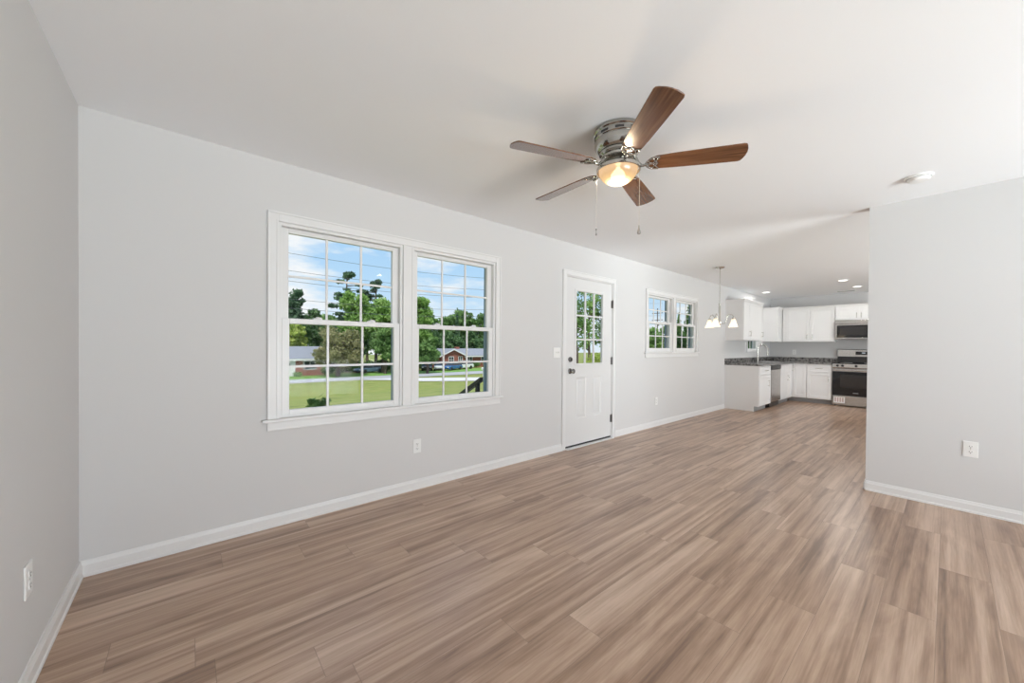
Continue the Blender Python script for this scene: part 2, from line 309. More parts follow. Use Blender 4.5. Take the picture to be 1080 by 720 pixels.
# ------------------------------------------------------------------ room shell
H, XE, XR, YR, YB, T = 2.44, 11.53, 4.885, -2.475, -6.5, 0.11
def wall_mesh(a0, a1, z0, z1, holes, to3, th):
    """wall sheet with thickness: coordinate a along it, holes [(a0,a1,z0,z1)], to3(a, d, z) maps depth d (0..th)"""
    mb = MB(); As = sorted({a0, a1, *[h[0] for h in holes], *[h[1] for h in holes]}); Zs = sorted({z0, z1, *[h[2] for h in holes], *[h[3] for h in holes]})
    def solid(i, j):
        if i < 0 or j < 0 or i >= len(As) - 1 or j >= len(Zs) - 1: return False
        ca, cz = (As[i] + As[i + 1]) / 2, (Zs[j] + Zs[j + 1]) / 2
        return not any(h[0] < ca < h[1] and h[2] < cz < h[3] for h in holes)
    for i in range(len(As) - 1):
        for j in range(len(Zs) - 1):
            if not solid(i, j): continue
            p, q, r_, s_ = As[i], As[i + 1], Zs[j], Zs[j + 1]
            for d in (0, th): mb.add([to3(p, d, r_), to3(q, d, r_), to3(q, d, s_), to3(p, d, s_)], [(0, 1, 2, 3)])
            if not solid(i - 1, j): mb.add([to3(p, 0, r_), to3(p, th, r_), to3(p, th, s_), to3(p, 0, s_)], [(0, 1, 2, 3)])
            if not solid(i + 1, j): mb.add([to3(q, 0, r_), to3(q, th, r_), to3(q, th, s_), to3(q, 0, s_)], [(0, 1, 2, 3)])
            if not solid(i, j - 1): mb.add([to3(p, 0, r_), to3(q, 0, r_), to3(q, th, r_), to3(p, th, r_)], [(0, 1, 2, 3)])
            if not solid(i, j + 1): mb.add([to3(p, 0, s_), to3(q, 0, s_), to3(q, th, s_), to3(p, th, s_)], [(0, 1, 2, 3)])
    import bmesh
    me = bpy.data.meshes.new('w'); me.from_pydata(mb.v, [], mb.f)
    bm = bmesh.new(); bm.from_mesh(me); bmesh.ops.remove_doubles(bm, verts=bm.verts, dist=1e-5); bmesh.ops.recalc_face_normals(bm, faces=bm.faces)
    out = MB(); bm.verts.index_update(); out.v = [tuple(v.co) for v in bm.verts]; out.f = [tuple(v.index for v in f.verts) for f in bm.faces]; bm.free(); bpy.data.meshes.remove(me)
    return out
def struct(name, mb, m, label, cat, **kw):
    return tag(mb.build(name, m, **kw), label, cat, kind='structure')

W1 = (0.885, 2.728, 0.722, 2.040)          # big double window opening
W2 = (5.615, 7.268, 1.140, 2.025)          # dining double window
W3 = (9.87, 10.58, 1.150, 2.020)           # window over the sink
D1 = (3.782, 4.726, 0.0, 2.060)            # front door
PB = (0.85, 4.15, 0.0, 2.20)               # opening added in the unseen back wall for fill light
PH = (5.3, 8.7, 0.0, 2.20)               # opening added on the unseen dining side for fill light
struct('floor', MB().box(-0.14, XE + 0.14, YB - 0.14, T, -0.12, 0.0), M['floor'], 'wood-look plank floor running through living room and kitchen', 'floor')
struct('ceiling', MB().box(-0.14, XE + 0.14, YB - 1.5, T + 0.45, H, H + 0.12), M['ceil'], 'flat white painted ceiling', 'ceiling')  # rear overhang added to keep sun out of the back openings
struct('wall_front', wall_mesh(-0.14, XE + 0.14, 0, H, [W1, W2, W3, D1], lambda a, d, z: (a, d, z), T), M['wall'], 'long light grey wall with the windows and the front door', 'wall')
struct('wall_left', MB().box(-0.14, 0, YB, 0, 0, H), M['wall'], 'light grey wall along the left edge of the photo', 'wall')
struct('wall_right', MB().box(XR, XR + 0.12, YB, YR, 0, H), M['wall'], 'light grey partition wall on the right with one outlet', 'wall')
struct('wall_back', wall_mesh(-0.14, XR + 0.12, 0, H, [PB], lambda a, d, z: (a, YB - d, z), T), M['wall'], 'grey wall behind the camera with a wide opening added for light', 'wall')
struct('wall_hall', wall_mesh(XR + 0.12, XE + 0.14, 0, H, [PH], lambda a, d, z: (a, YB - d, z), T), M['wall'], 'grey wall of the dining side hidden behind the partition', 'wall')
struct('wall_far', MB().box(XE, XE + 0.14, YB, 0, 0, H), M['wall'], 'grey end wall behind the range and cabinets', 'wall')

def base_profile(h=0.083):
    return [(0, 0), (0.017, 0), (0.017, 0.012), (0.0125, 0.018), (0.0125, h - 0.022), (0.009, h - 0.014), (0.006, h), (0, h)]
def baseboard(name, p0, p1, nrm, label):
    p0, p1, n = Vector((*p0, 0)), Vector((*p1, 0)), Vector((*nrm, 0))
    mb = MB(); mb.loft([[p + n * d + Vector((0, 0, z)) for d, z in base_profile()] for p in (p0, p1)])
    return struct(name, mb, M['trim'], label, 'baseboard')
baseboard('baseboard_left', (0, YB), (0, -0.0), (1, 0), 'white baseboard along the left wall')
baseboard('baseboard_front', (0, 0), (3.718, 0), (0, -1), 'white baseboard under the big double window')
baseboard('baseboard_dining', (4.778, 0), (8.59, 0), (0, -1), 'white baseboard between the front door and the cabinets')
baseboard('baseboard_right', (XR, YB), (XR, YR), (-1, 0), 'white baseboard along the right partition wall')
baseboard('baseboard_hall', (XR + 0.12, YR), (XR + 0.12, YB), (1, 0), 'white baseboard on the hidden side of the partition')
baseboard('baseboard_end', (XR, YR), (XR + 0.12, YR), (0, 1), 'white baseboard on the end of the partition')
baseboard('baseboard_far', (XE, -2.10), (XE, YB), (-1, 0), 'white baseboard along the end wall beyond the range')
baseboard('baseboard_back', (0, YB), (0.80, YB), (0, 1), 'white baseboard on the wall behind the camera')

# ------------------------------------------------------------------ windows
def sash(parent, x0, x1, z0, z1, yc, st, rb, rtop, name, cols=3, rows=2, latch=False, mw=0.016):
    """one sash: stiles, rails and grille in one mesh; pane and latches under it"""
    d = 0.0165; mb = MB()
    mb.box(x0, x0 + st, yc - d, yc + d, z0, z1).box(x1 - st, x1, yc - d, yc + d, z0, z1)
    mb.box(x0 + st, x1 - st, yc - d, yc + d, z0, z0 + rb).box(x0 + st, x1 - st, yc - d, yc + d, z1 - rtop, z1)
    s = mb.build(name, M['vinyl'], parent, bevel=0.003)
    gx0, gx1, gz0, gz1 = x0 + st, x1 - st, z0 + rb, z1 - rtop
    g = MB()
    for k in range(1, cols):
        xx = gx0 + (gx1 - gx0) * k / cols; g.box(xx - mw / 2, xx + mw / 2, yc - 0.006, yc + 0.006, gz0 - 0.004, gz1 + 0.004)
    for k in range(1, rows):
        zz = gz0 + (gz1 - gz0) * k / rows; g.box(gx0 - 0.004, gx1 + 0.004, yc - 0.0055, yc + 0.0055, zz - mw / 2, zz + mw / 2)
    g.build('grille', M['vinyl'], s, bevel=0.002)
    p = MB().add([(gx0 - .004, yc + 0.009, gz0 - .004), (gx1 + .004, yc + 0.009, gz0 - .004), (gx1 + .004, yc + 0.009, gz1 + .004), (gx0 - .004, yc + 0.009, gz1 + .004)], [(0, 1, 2, 3)])
    p.build('pane', M['glass'], s)
    if latch:
        for k in (0.27, 0.73):
            xx = x0 + (x1 - x0) * k
            l = MB().box(xx - 0.03, xx + 0.03, yc - 0.012, yc + 0.016, z1, z1 + 0.008)
            l.lathe([(0.011, 0.008), (0.011, 0.016), (0.006, 0.019)], (xx, yc + 0.002, z1), 14)
            l.box(xx - 0.004, xx + 0.026, yc - 0.010, yc - 0.002, z1 + 0.008, z1 + 0.016)
            l.build('latch', M['vinyl'], s, bevel=0.002)
    return s
def dh_window(name, opening, units, casing, label, meet=None, mull=True, stool=0.035, apron=True, st=0.047, rb=0.05, ext=0.118):
    x0, x1, z0, z1 = opening; w = empty(name, ((x0 + x1) / 2, 0, z0)); tag(w, label, 'window', kind='structure')
    ox, oz = (x0 + x1) / 2, z0
    def B(mb, nm, m, par=w, **kw):
        mb.v = [(a - ox, b, c - oz) for a, b, c in mb.v]; return mb.build(nm, m, par, **kw)
    c = casing
    def cas(mb, a0, a1, b0, b1, vertical, inner):
        """flat board with a raised outer back-band and an inner bead"""
        mb.box(a0, a1, -0.013, 0.0, b0, b1)
        return mb
    k = MB(); cas(k, x0 - c, x0, z0, z1 + c, 1, 1); cas(k, x1, x1 + c, z0, z1 + c, 1, 1); cas(k, x0, x1, z1, z1 + c, 0, 1)
    k.box(x0 - c, x0 - c + 0.012, -0.020, -0.013, z0, z1 + c).box(x1 + c - 0.012, x1 + c, -0.020, -0.013, z0, z1 + c).box(x0 - c + 0.012, x1 + c - 0.012, -0.020, -0.013, z1 + c - 0.012, z1 + c)
    k.box(x0 - 0.012, x0, -0.017, -0.013, z0, z1 + 0.012).box(x1, x1 + 0.012, -0.017, -0.013, z0, z1 + 0.012).box(x0, x1, -0.017, -0.013, z1, z1 + 0.012)
    B(k, 'casing', M['trim'], bevel=0.002)
    for i in range(len(units) - 1):
        a, b = units[i][1], units[i + 1][0]
        B(MB().box(a, b, -0.013, 0.098, z0, z1).box(a, a + 0.010, -0.018, -0.013, z0, z1).box(b - 0.010, b, -0.018, -0.013, z0, z1), 'mullion', M['trim'], bevel=0.002)
    B(MB().box(x0 - c - 0.03, x1 + c + 0.03, -stool, 0.0, z0 - 0.022, z0).box(x0, x1, 0.0, 0.098, z0 - 0.022, z0 - 0.0005), 'stool', M['trim'], bevel=0.006, seg=3)
    if apron: B(MB().box(x0 - c, x1 + c, -0.014, 0, z0 - 0.078, z0 - 0.022).box(x0 - c, x1 + c, -0.018, -0.014, z0 - 0.078, z0 - 0.066), 'apron', M['trim'], bevel=0.003)
    for a, b in units:
        fr = 0.020
        B(MB().box(a, a + fr, 0.0, 0.098, z0, z1).box(b - fr, b, 0.0, 0.098, z0, z1).box(a + fr, b - fr, 0.0, 0.098, z1 - fr, z1).box(a + fr, b - fr, 0.012, 0.098, z0, z0 + 0.012)
          .box(a + fr, a + fr + 0.006, 0.0415, 0.0425, z0 + 0.012, z1 - fr).box(b - fr - 0.006, b - fr, 0.0415, 0.0425, z0 + 0.012, z1 - fr), 'frame', M['vinyl'], bevel=0.002)
        B(MB().box(a, a + 0.034, 0.0985, ext, z0, z1).box(b - 0.034, b, 0.0985, ext, z0, z1).box(a + 0.034, b - 0.034, 0.0985, ext, z1 - 0.034, z1).box(a + 0.034, b - 0.034, 0.0985, ext, z0, z0 + 0.02), 'shade_tinted_jamb', M['shade_tint'])  # outer jamb strip with its shade put into the colour
        m = meet
        off = Matrix.Translation((-ox, 0, -oz))
        s1 = sash(w, a + fr + 0.001, b - fr - 0.001, m - 0.018, z1 - fr - 0.001, 0.060, st, 0.036, 0.032, 'upper_sash')
        s2 = sash(w, a + fr + 0.001, b - fr - 0.001, z0 + 0.013, m + 0.018, 0.024, st, rb, 0.036, 'lower_sash', latch=True)
        for s in (s1, s2):
            for o in [s, *s.children]: o.data.transform(off)
    return w
dh_window('window_1', W1, [(0.885, 1.762), (1.848, 2.728)], 0.062, 'big white double-hung double window beside the front door', meet=1.380, rb=0.036, ext=0.142)
dh_window('window_2', W2, [(5.615, 6.392), (6.490, 7.268)], 0.062, 'small white double window between front door and kitchen', meet=1.595, rb=0.05)
dh_window('window_3', W3, [(9.87, 10.58)], 0.055, 'small white window over the kitchen sink', meet=1.60, rb=0.036, apron=False)

# openings added for the fill lamps (behind the camera / behind the partition): plain white frames with glass
def added_opening(name, op, y, sgn, label):
    x0, x1, z0, z1 = op; w = empty(name, ((x0 + x1) / 2, y, 0)); tag(w, label, 'door', kind='structure'); hx = (x1 - x0) / 2
    f = MB().box(-hx, -hx + .05, -.10, 0, 0, z1).box(hx - .05, hx, -.10, 0, 0, z1).box(-hx + .05, hx - .05, -.10, 0, z1 - .05, z1).box(-hx + .05, hx - .05, -.10, 0, 0, .03).box(-.04, .04, -.08, -.02, .03, z1 - .05)
    f.build('door_frame', M['vinyl'], w, bevel=.003)
    MB().add([(-hx + .05, -.05, .03), (hx - .05, -.05, .03), (hx - .05, -.05, z1 - .05), (-hx + .05, -.05, z1 - .05)], [(0, 1, 2, 3)]).build('pane', M['glass'], w)
    return w
added_opening('fill_opening_back', PB, YB, 1, 'wide glazed opening added behind the camera to admit fill light')
added_opening('fill_opening_dining', PH, YB, 1, 'glazed opening added on the hidden dining wall to admit fill light')

# ------------------------------------------------------------------ front door
def front_door():
    d = empty('door_1', (4.254, 0, 0)); tag(d, 'white front door with nine glass panes and dark knob', 'door', kind='structure')
    ox = 4.254; h0, h1 = 3.797 - ox, 4.711 - ox; zb, zt = 0.030, 2.045
    gx0, gx1, gz0, gz1 = 3.982 - ox, 4.502 - ox, 1.012, 1.890
    c = 0.066
    MB().box(3.717 - ox, D1[0] - ox, -0.013, 0, 0, 2.118).box(D1[1] - ox, 4.792 - ox, -0.013, 0, 0, 2.118).box(D1[0] - ox, D1[1] - ox, -0.013, 0, D1[3], 2.118)\
        .box(3.717 - ox, 3.729 - ox, -0.019, -0.013, 0, 2.118).box(4.780 - ox, 4.792 - ox, -0.019, -0.013, 0, 2.118).box(3.729 - ox, 4.780 - ox, -0.019, -0.013, 2.106, 2.118).build('casing', M['trim'], d, bevel=.002)
    MB().box(D1[0] - ox, h0 - .003, 0, .105, 0, D1[3]).box(h1 + .003, D1[1] - ox, 0, .105, 0, D1[3]).box(h0 - .003, h1 + .003, 0, .105, zt + .003, D1[3])\
        .box(h0 - .003, h0 + .012, .036, .045, 0.025, zt + .003).box(h1 - .012, h1 + .003, .036, .045, 0.025, zt + .003).build('jamb', M['trim'], d, bevel=.0015)
    # slab with an opening for the lite and two pressed panels
    yf, yb = 0.008, 0.030
    s = MB()
    holes = [(gx0, gx1, gz0, gz1)]
    px = [(gx0 + .004, -0.065), (0.065, gx1 - .004)]; pz = (0.338, 0.842)
    As = sorted({h0, h1, gx0, gx1}); slab = wall_mesh(h0, h1, zb, zt, holes + [(a, b, *pz) for a, b in px], lambda a, t_, z: (a, yf + t_, z), yb - yf)
    s.add(slab.v, slab.f)
    for a, b in px:
        def ring(i, y): return [(a + i, y, pz[0] + i), (b - i, y, pz[0] + i), (b - i, y, pz[1] - i), (a + i, y, pz[1] - i)]
        s.loft([ring(0, yf), ring(.016, yf + .009), ring(.030, yf + .009), ring(.046, yf + .002)], cap=False); s.add(ring(.046, yf + .002), [(0, 1, 2, 3)]); s.add(ring(0, yb - .002), [(0, 1, 2, 3)])
    sl = s.build('door_slab', M['door'], d)
    lf = MB(); o_ = .028
    lf.box(gx0 - o_, gx0, yf - .009, yf + .004, gz0 - o_, gz1 + o_).box(gx1, gx1 + o_, yf - .009, yf + .004, gz0 - o_, gz1 + o_).box(gx0, gx1, yf - .009, yf + .004, gz1, gz1 + o_).box(gx0, gx1, yf - .009, yf + .004, gz0 - o_, gz0)
    for k in (1, 2):
        xx = gx0 + (gx1 - gx0) * k / 3; zz = gz0 + (gz1 - gz0) * k / 3
        lf.box(xx - .013, xx + .013, yf - .004, yf + .014, gz0, gz1).box(gx0, gx1, yf - .003, yf + .013, zz - .010, zz + .010)
    li = lf.build('lite_frame', M['door'], sl, bevel=.004)
    MB().add([(gx0, yf + .012, gz0), (gx1, yf + .012, gz0), (gx1, yf + .012, gz1), (gx0, yf + .012, gz1)], [(0, 1, 2, 3)]).build('pane', M['glass'], sl)
    kx = 3.872 - ox
    def yl(mb, prof, x, z, n=28):
        mb.loft([[(x + r * math.cos(2 * math.pi * k / n), yf - dd, z + r * math.sin(2 * math.pi * k / n)) for k in range(n)] for r, dd in prof]); return mb
    kn = yl(MB(), [(.033, 0), (.033, .006), (.026, .011), (.013, .014), (.012, .032), (.020, .038), (.028, .050), (.028, .060), (.020, .067), (.006, .069)], kx, .925)
    tag(kn.build('door_knob', M['bronze'], sl, smooth=40), 'dark nickel knob')
    db = yl(MB(), [(.031, 0), (.031, .010), (.026, .020), (.012, .022), (.004, .0225)], kx, 1.064).box(kx - .006, kx + .006, yf - .036, yf - .020, 1.048, 1.080)
    tag(db.build('deadbolt', M['bronze'], sl, smooth=40), 'dark nickel deadbolt')
    for z in (1.782, 1.030, 0.262):
        hb = MB().tube([(h1 + .004, yf - .010, z - .05), (h1 + .004, yf - .010, z + .05)], .0065, 12).box(h1 - .016, h1 + .004, yf - .004, yf + .001, z - .048, z + .048).box(h1 + .004, h1 + .020, -.006, .0, z - .048, z + .048)
        hb.tube([(h1 + .004, yf - .010, z + .05), (h1 + .004, yf - .010, z + .058)], .0045, 10)
        tag(hb.build('hinge', M['bronze'], sl), 'dark metal hinge')
    MB().box(h0, h1, yf + .002, yb - .002, .010, .030).build('door_sweep', M['black'], sl)
    MB().box(D1[0] - ox, D1[1] - ox, -.045, .105, 0, .010).build('threshold', M['trim'], d, bevel=.004)
    return d
front_door()

# ------------------------------------------------------------------ outlets, switch, detector
def plate(name, kind, loc, rz, label, cat, w=.072, h=.116, n=2):
    o = empty(name, loc, rz); tag(o, label, cat)
    MB().box(-w / 2, w / 2, -.0065, 0, -h / 2, h / 2).build('cover_plate', M['plate'], o, bevel=.003)
    if kind == 'outlet':
        for z in (-.020, .020):
            rc = MB(); rc.prism([(.0165 * math.cos(a) * 1.0, z + max(-.0135, min(.0135, .0175 * math.sin(a)))) for a in [2 * math.pi * k / 24 for k in range(24)]], 1, -.0090, -.0062)
            r_ = rc.build('receptacle', M['plate'], o)
            MB().box(-.0075, -.0050, -.0095, -.0089, z - .002, z + .007).box(.0050, .0075, -.0095, -.0089, z - .001, z + .006).prism([(.003 * math.cos(a), z - .0075 + .003 * math.sin(a)) for a in [2 * math.pi * k / 10 for k in range(10)]], 1, -.0095, -.0089).build('slot', M['slot'], r_)
        MB().prism([(.003 * math.cos(a), .003 * math.sin(a)) for a in [2 * math.pi * k / 12 for k in range(12)]], 1, -.0078, -.0064).build('screw', M['nickel'], o)
    else:
        for k in range(n):
            xx = (k - (n - 1) / 2) * .046
            MB().box(xx - .012, xx + .012, -.008, -.0062, -.024, .024).build('toggle_surround', M['plate'], o, bevel=.001)
            MB().box(xx - .0045, xx + .0045, -.020, -.0078, -.004, .010).build('toggle', M['plate'], o, bevel=.002)
    return o
plate('wall_outlet', 'outlet', (1.898, 0, .365), 0, 'white duplex outlet on the wall below the big double window', 'outlet')
plate('wall_outlet', 'outlet', (5.895, 0, .385), 0, 'white duplex outlet on the wall below the small double window', 'outlet')
plate('wall_outlet', 'outlet', (XR, -3.049, .474), R(-90), 'white duplex outlet on the right partition wall', 'outlet', .074, .118)
plate('wall_outlet', 'outlet', (0, -.822, .383), R(90), 'white duplex outlet on the left wall near the floor', 'outlet', .074, .118)
plate('light_switch', 'switch', (3.628, 0, 1.146), 0, 'white double light switch plate left of the front door', 'switch', .116, .116)
plate('kitchen_outlet', 'outlet', (11.53, -.50, 1.12), R(-90), 'white outlet above the backsplash beside the range', 'outlet')

sd = empty('smoke_detector', (4.335, -2.78, H)); tag(sd, 'round white smoke detector on the ceiling near the partition', 'smoke detector')
MB().lathe([(.072, 0), (.072, -.010), (.066, -.014)], n=40).build('base', M['plate'], sd, smooth=35)
MB().lathe([(.060, -.014), (.060, -.020), (.052, -.034), (.030, -.040), (.010, -.041)], n=40).build('cover', M['plate'], sd, smooth=35)
MB().lathe([(.063, -.013), (.063, -.0165)], n=40).build('gap_ring', M['toe'], sd)

# ------------------------------------------------------------------ ceiling fan
def ceiling_fan():
    f = empty('ceiling_fan', (2.275, -1.70, H)); tag(f, 'flush-mount ceiling fan with five walnut blades and a lit bowl', 'ceiling fan')
    MB().lathe([(.126, 0), (.135, -.003), (.137, -.010), (.137, -.020), (.130, -.026), (.130, -.029), (.134, -.032), (.134, -.054), (.129, -.058), (.129, -.061), (.132, -.064), (.130, -.090), (.122, -.108), (.112, -.120), (.106, -.123)], n=64).build('ceiling_housing', M['chrome'], f, smooth=30)
    MB().lathe([(.098, -.122), (.106, -.127), (.106, -.136), (.092, -.144), (.096, -.150), (.094, -.160), (.078, -.170), (.058, -.174)], n=64).build('motor_housing', M['chrome'], f, smooth=30)
    for k in range(10):
        a0 = 2 * math.pi * k / 10; v = MB()
        n_ = 6; rings = []
        for j in range(n_ + 1):
            a = a0 - .17 + .34 * j / n_; rings.append([(r_ * math.cos(a), r_ * math.sin(a), z_) for r_, z_ in ((.1332, -.037), (.1348, -.037), (.1348, -.049), (.1332, -.049))])
        v.loft(rings); v.build('vent_slot', M['slot'], f)
    MB().lathe([(.058, -.172), (.061, -.178), (.061, -.190), (.050, -.196)], n=40).build('switch_housing', M['chrome'], f, smooth=30)
    MB().lathe([(.046, -.190), (.085, -.193), (.108, -.200), (.119, -.210), (.121, -.218), (.121, -.228), (.116, -.230), (.113, -.216), (.085, -.202), (.04, -.198)], n=64).build('light_pan', M['nickel'], f, smooth=30)
    bowl = [(.106, -.212)]
    for k in range(0, 15):
        a = R(90) * k / 14; bowl.append((.106 * math.cos(a) + 1e-4, -.220 - .080 * math.sin(a)))
    b = MB().lathe(bowl, n=64, cap=False).build('glass_bowl', M['bowl'], f, smooth=60); tag(b, 'lit frosted glass bowl')
    MB().lathe([(.004, -.200), (.012, -.204), (.012, -.214), (.024, -.222), (.036, -.238), (.040, -.254), (.036, -.270), (.022, -.284), (.002, -.288)], n=24).build('bulb', M['hotbulb'], f, smooth=60)
    for (ux, uy, z0_, zl, fob) in ((-.0915, .0785, -.228, .120, 'bar'), (.0925, -.0795, -.228, .100, 'drop')):
        zl += .20
        c = MB().tube([(ux, uy, z0_), (ux, uy, z0_ - zl)], .0010, 6)
        n_ = 70
        for k in range(n_): c.lathe([(.0004, .0018), (.0018, 0), (.0004, -.0018)], (ux, uy, z0_ - .006 - (zl - .01) * k / n_), 6)
        ch = c.build('pull_chain', M['chain'], f)
        z = z0_ - zl
        if fob == 'drop': MB().lathe([(.002, 0), (.003, -.008), (.0045, -.018), (.009, -.034), (.0108, -.042), (.0085, -.049), (.002, -.052)], (ux, uy, z), 16).build('chain_fob', M['fobmat'], ch, smooth=60)
        else: MB().lathe([(.002, 0), (.0045, -.003), (.0045, -.010), (.002, -.012), (.002, -.026), (.0045, -.029), (.0045, -.038), (.002, -.041)], (ux, uy, z), 14).build('chain_fob', M['fobmat'], ch, smooth=60)
    zb = -.197
    up_ = [(.176, -.040), (.160, -.026), (.155, 0), (.160, .026), (.176, .040), (.205, .051), (.30, .057), (.45, .062), (.618, .066), (.630, .062), (.637, .050), (.645, .025), (.648, 0), (.645, -.025), (.637, -.050), (.630, -.062), (.618, -.066), (.45, -.062), (.30, -.057), (.205, -.051)]
    proto_blade = MB().prism(up_, 2, -.003, .003)
    pit = Matrix.Rotation(R(-12.5), 4, 'X')
    def P(mb): mb.v = [tuple(pit @ Vector(p) + Vector((0, 0, zb))) for p in mb.v]; return mb
    iron = MB()
    iron.tube([(.080, 0, -.158), (.095, 0, -.165), (.108, 0, -.190), (.128, 0, -.208), (.155, 0, -.206)], [.011, .010, .008, .008, .007], 10)
    deco = MB()
    def arc(cx_, cy_, r_, a0, a1, w=.0042, zz=-.0055):
        return [(cx_ + r_ * math.cos(R(a0 + (a1 - a0) * k / 14)), cy_ + r_ * math.sin(R(a0 + (a1 - a0) * k / 14)), zz) for k in range(15)]
    for s in (-1, 1):
        deco.tube([(.146, 0, -.006), (.152, s * .018, -.006), (.164, s * .033, -.006), (.184, s * .044, -.006), (.216, s * .047, -.006)], .0042, 8)
        deco.tube(arc(.178, s * .020, .016, 0, 360), .0036, 8)
    deco.tube([(.146, 0, -.006), (.172, 0, -.006), (.210, 0, -.006)], .0042, 8)
    deco.tube([(.216, -.047, -.006), (.206, -.030, -.006), (.198, -.018, -.006), (.210, 0, -.006), (.198, .018, -.006), (.206, .030, -.006), (.216, .047, -.006)], .0038, 8)
    for sx_, sy_ in ((.211, -.044), (.206, 0), (.211, .044)): deco.lathe([(.006, -.004), (.006, -.009), (.003, -.011)], (sx_, sy_, 0), 12)
    P(deco); iron.add(deco.v, deco.f)
    b0 = P(proto_blade).build('blade', M['walnut'], f, bevel=.002)
    i0 = iron.build('blade_iron', M['chrome'], b0, smooth=50)
    for k in range(5):
        bl = b0 if k == 0 else copy_tree(b0, f)
        bl.rotation_euler = (0, 0, R(16.0 + 72 * k))
    l = light('fan_bulb_light', 'POINT', (0, 0, -.325), FAN_W, (1, .78, .52), shadow_soft_size=.018); l.parent = f
    return f
ceiling_fan()

# ------------------------------------------------------------------ chandelier
def chandelier():
    c = empty('chandelier', (6.533, -.66, H)); tag(c, 'small nickel chandelier with three lit bell shades over the dining area', 'chandelier')
    MB().lathe([(.062, 0), (.062, -.010), (.050, -.022), (.014, -.028), (.010, -.034)], n=32).build('canopy', M['nickel'], c, smooth=35)
    MB().tube([(0, 0, -.03), (0, 0, -.56)], .0055, 10).build('rod', M['nickel'], c, smooth=50)
    MB().lathe([(.006, -.55), (.014, -.555), (.014, -.57), (.011, -.58), (.017, -.60), (.017, -.80), (.024, -.82), (.024, -.85), (.014, -.87), (.010, -.885), (.003, -.895)], n=24).build('body', M['nickel'], c, smooth=35)
    for k, phi in enumerate((14 - 90 + 49.3, 134 - 90 + 49.3, 254 - 90 + 49.3)):
        pass
    view = math.atan2(rt.y, rt.x)
    for k in range(3):
        a = view - R(14) + R(120) * k
        ca, sa = math.cos(a), math.sin(a)
        Q = lambda r, z: (r * ca, r * sa, z)
        MB().tube([Q(.018, -.84), Q(.05, -.862), Q(.082, -.845), (Q(.095, -.80)), Q(.105, -.745), Q(.135, -.715), Q(.17, -.722), Q(.190, -.750), Q(.192, -.775)], .005, 8).build('arm', M['nickel'], c, smooth=50)
        sh = MB(); pr_ = [(.018, -.790), (.028, -.798), (.033, -.82), (.040, -.855), (.051, -.885), (.064, -.908), (.068, -.914)]
        sh.lathe(pr_, Q(.192, 0), 32, cap=False)
        s = sh.build('shade', M['shade'], c, smooth=60); tag(s, 'lit frosted glass bell shade')
        MB().lathe([(.006, -.765), (.021, -.770), (.021, -.785), (.012, -.795)], Q(.192, 0), 20).build('socket', M['nickel'], s, smooth=35)
        MB().lathe([(.010, -.795), (.016, -.815), (.026, -.845), (.026, -.862), (.014, -.880), (.002, -.884)], Q(.192, 0), 20).build('bulb', M['bulb'], s, smooth=60)
        l = light('chandelier_bulb_light', 'POINT', Q(.192, -.90), 0.55, (1, .85, .64), shadow_soft_size=.03); l.parent = c
    return c
chandelier()

# ------------------------------------------------------------------ recessed lights and vent
def can_light(x_, y_, label, e_, spot=True):
    c = empty('recessed_light', (x_, y_, H)); tag(c, label, 'recessed light', 'recessed kitchen ceiling lights')
    MB().lathe([(.086, 0), (.088, -.004), (.082, -.007), (.066, -.005), (.064, -.001)], n=36).build('trim_ring', M['plate'], c, smooth=35)
    MB().lathe([(.064, -.0015), (.058, -.0035), (.002, -.004)], n=36).build('lens', M['led'], c, smooth=50)
    l = light('recessed_lamp', 'AREA', (0, 0, -.012), e_, (1, .975, .94), shape='DISK', size=.12); l.parent = c
    return c
can_light(9.30, -1.685, 'lit recessed ceiling light nearer to the camera in the kitchen', 8)
can_light(10.376, -1.747, 'lit recessed ceiling light nearer to the range', 8)
can_light(10.05, -.30, 'lit recessed ceiling light above the kitchen sink', 5)
vt = empty('ceiling_vent', (10.98, -1.50, H)); tag(vt, 'small white air vent in the ceiling near the end wall', 'vent')
MB().box(-.06, .06, -.16, .16, -.006, 0).build('frame', M['plate'], vt, bevel=.002)
vm = MB()
for k in range(6): vm.box(-.045 + k * .016, -.040 + k * .016, -.14, .14, -.0085, -.006)
vm.build('louvres', M['toe'], vt)

# ------------------------------------------------------------------ kitchen
def shaker(x0, x1, z0, z1, y, rail=.055, t=.02):
    """shaker front facing -Y with its face at y"""
    mb = MB()
    def ring(i, yy): return [(x0 + i, yy, z0 + i), (x1 - i, yy, z0 + i), (x1 - i, yy, z1 - i), (x0 + i, yy, z1 - i)]
    r_ = min(rail, (x1 - x0) * .28, (z1 - z0) * .28)
    rings = [ring(0, y + t), ring(0, y + .002), ring(.002, y), ring(r_, y), ring(r_ + .004, y + .008)]
    mb.loft(rings, cap=False); mb.add(ring(0, y + t), [(3, 2, 1, 0)]); mb.add(ring(r_ + .004, y + .008), [(0, 1, 2, 3)])
    return mb
def slab_front(x0, x1, z0, z1, y, t=.02):
    return shaker(x0, x1, z0, z1, y, .028, t)
def pull(x_, z_, y, L=.11, vertical=True):
    h = L / 2; off = .030
    if vertical: pts = [(x_, y, z_ - h + .012), (x_, y - off, z_ - h + .012)], [(x_, y, z_ + h - .012), (x_, y - off, z_ + h - .012)], [(x_, y - off, z_ - h), (x_, y - off, z_ + h)]
    else: pts = [(x_ - h + .012, y, z_), (x_ - h + .012, y - off, z_)], [(x_ + h - .012, y, z_), (x_ + h - .012, y - off, z_)], [(x_ - h, y - off, z_), (x_ + h, y - off, z_)]
    mb = MB()
    for p in pts: mb.tube(p, .0055, 10)
    return mb
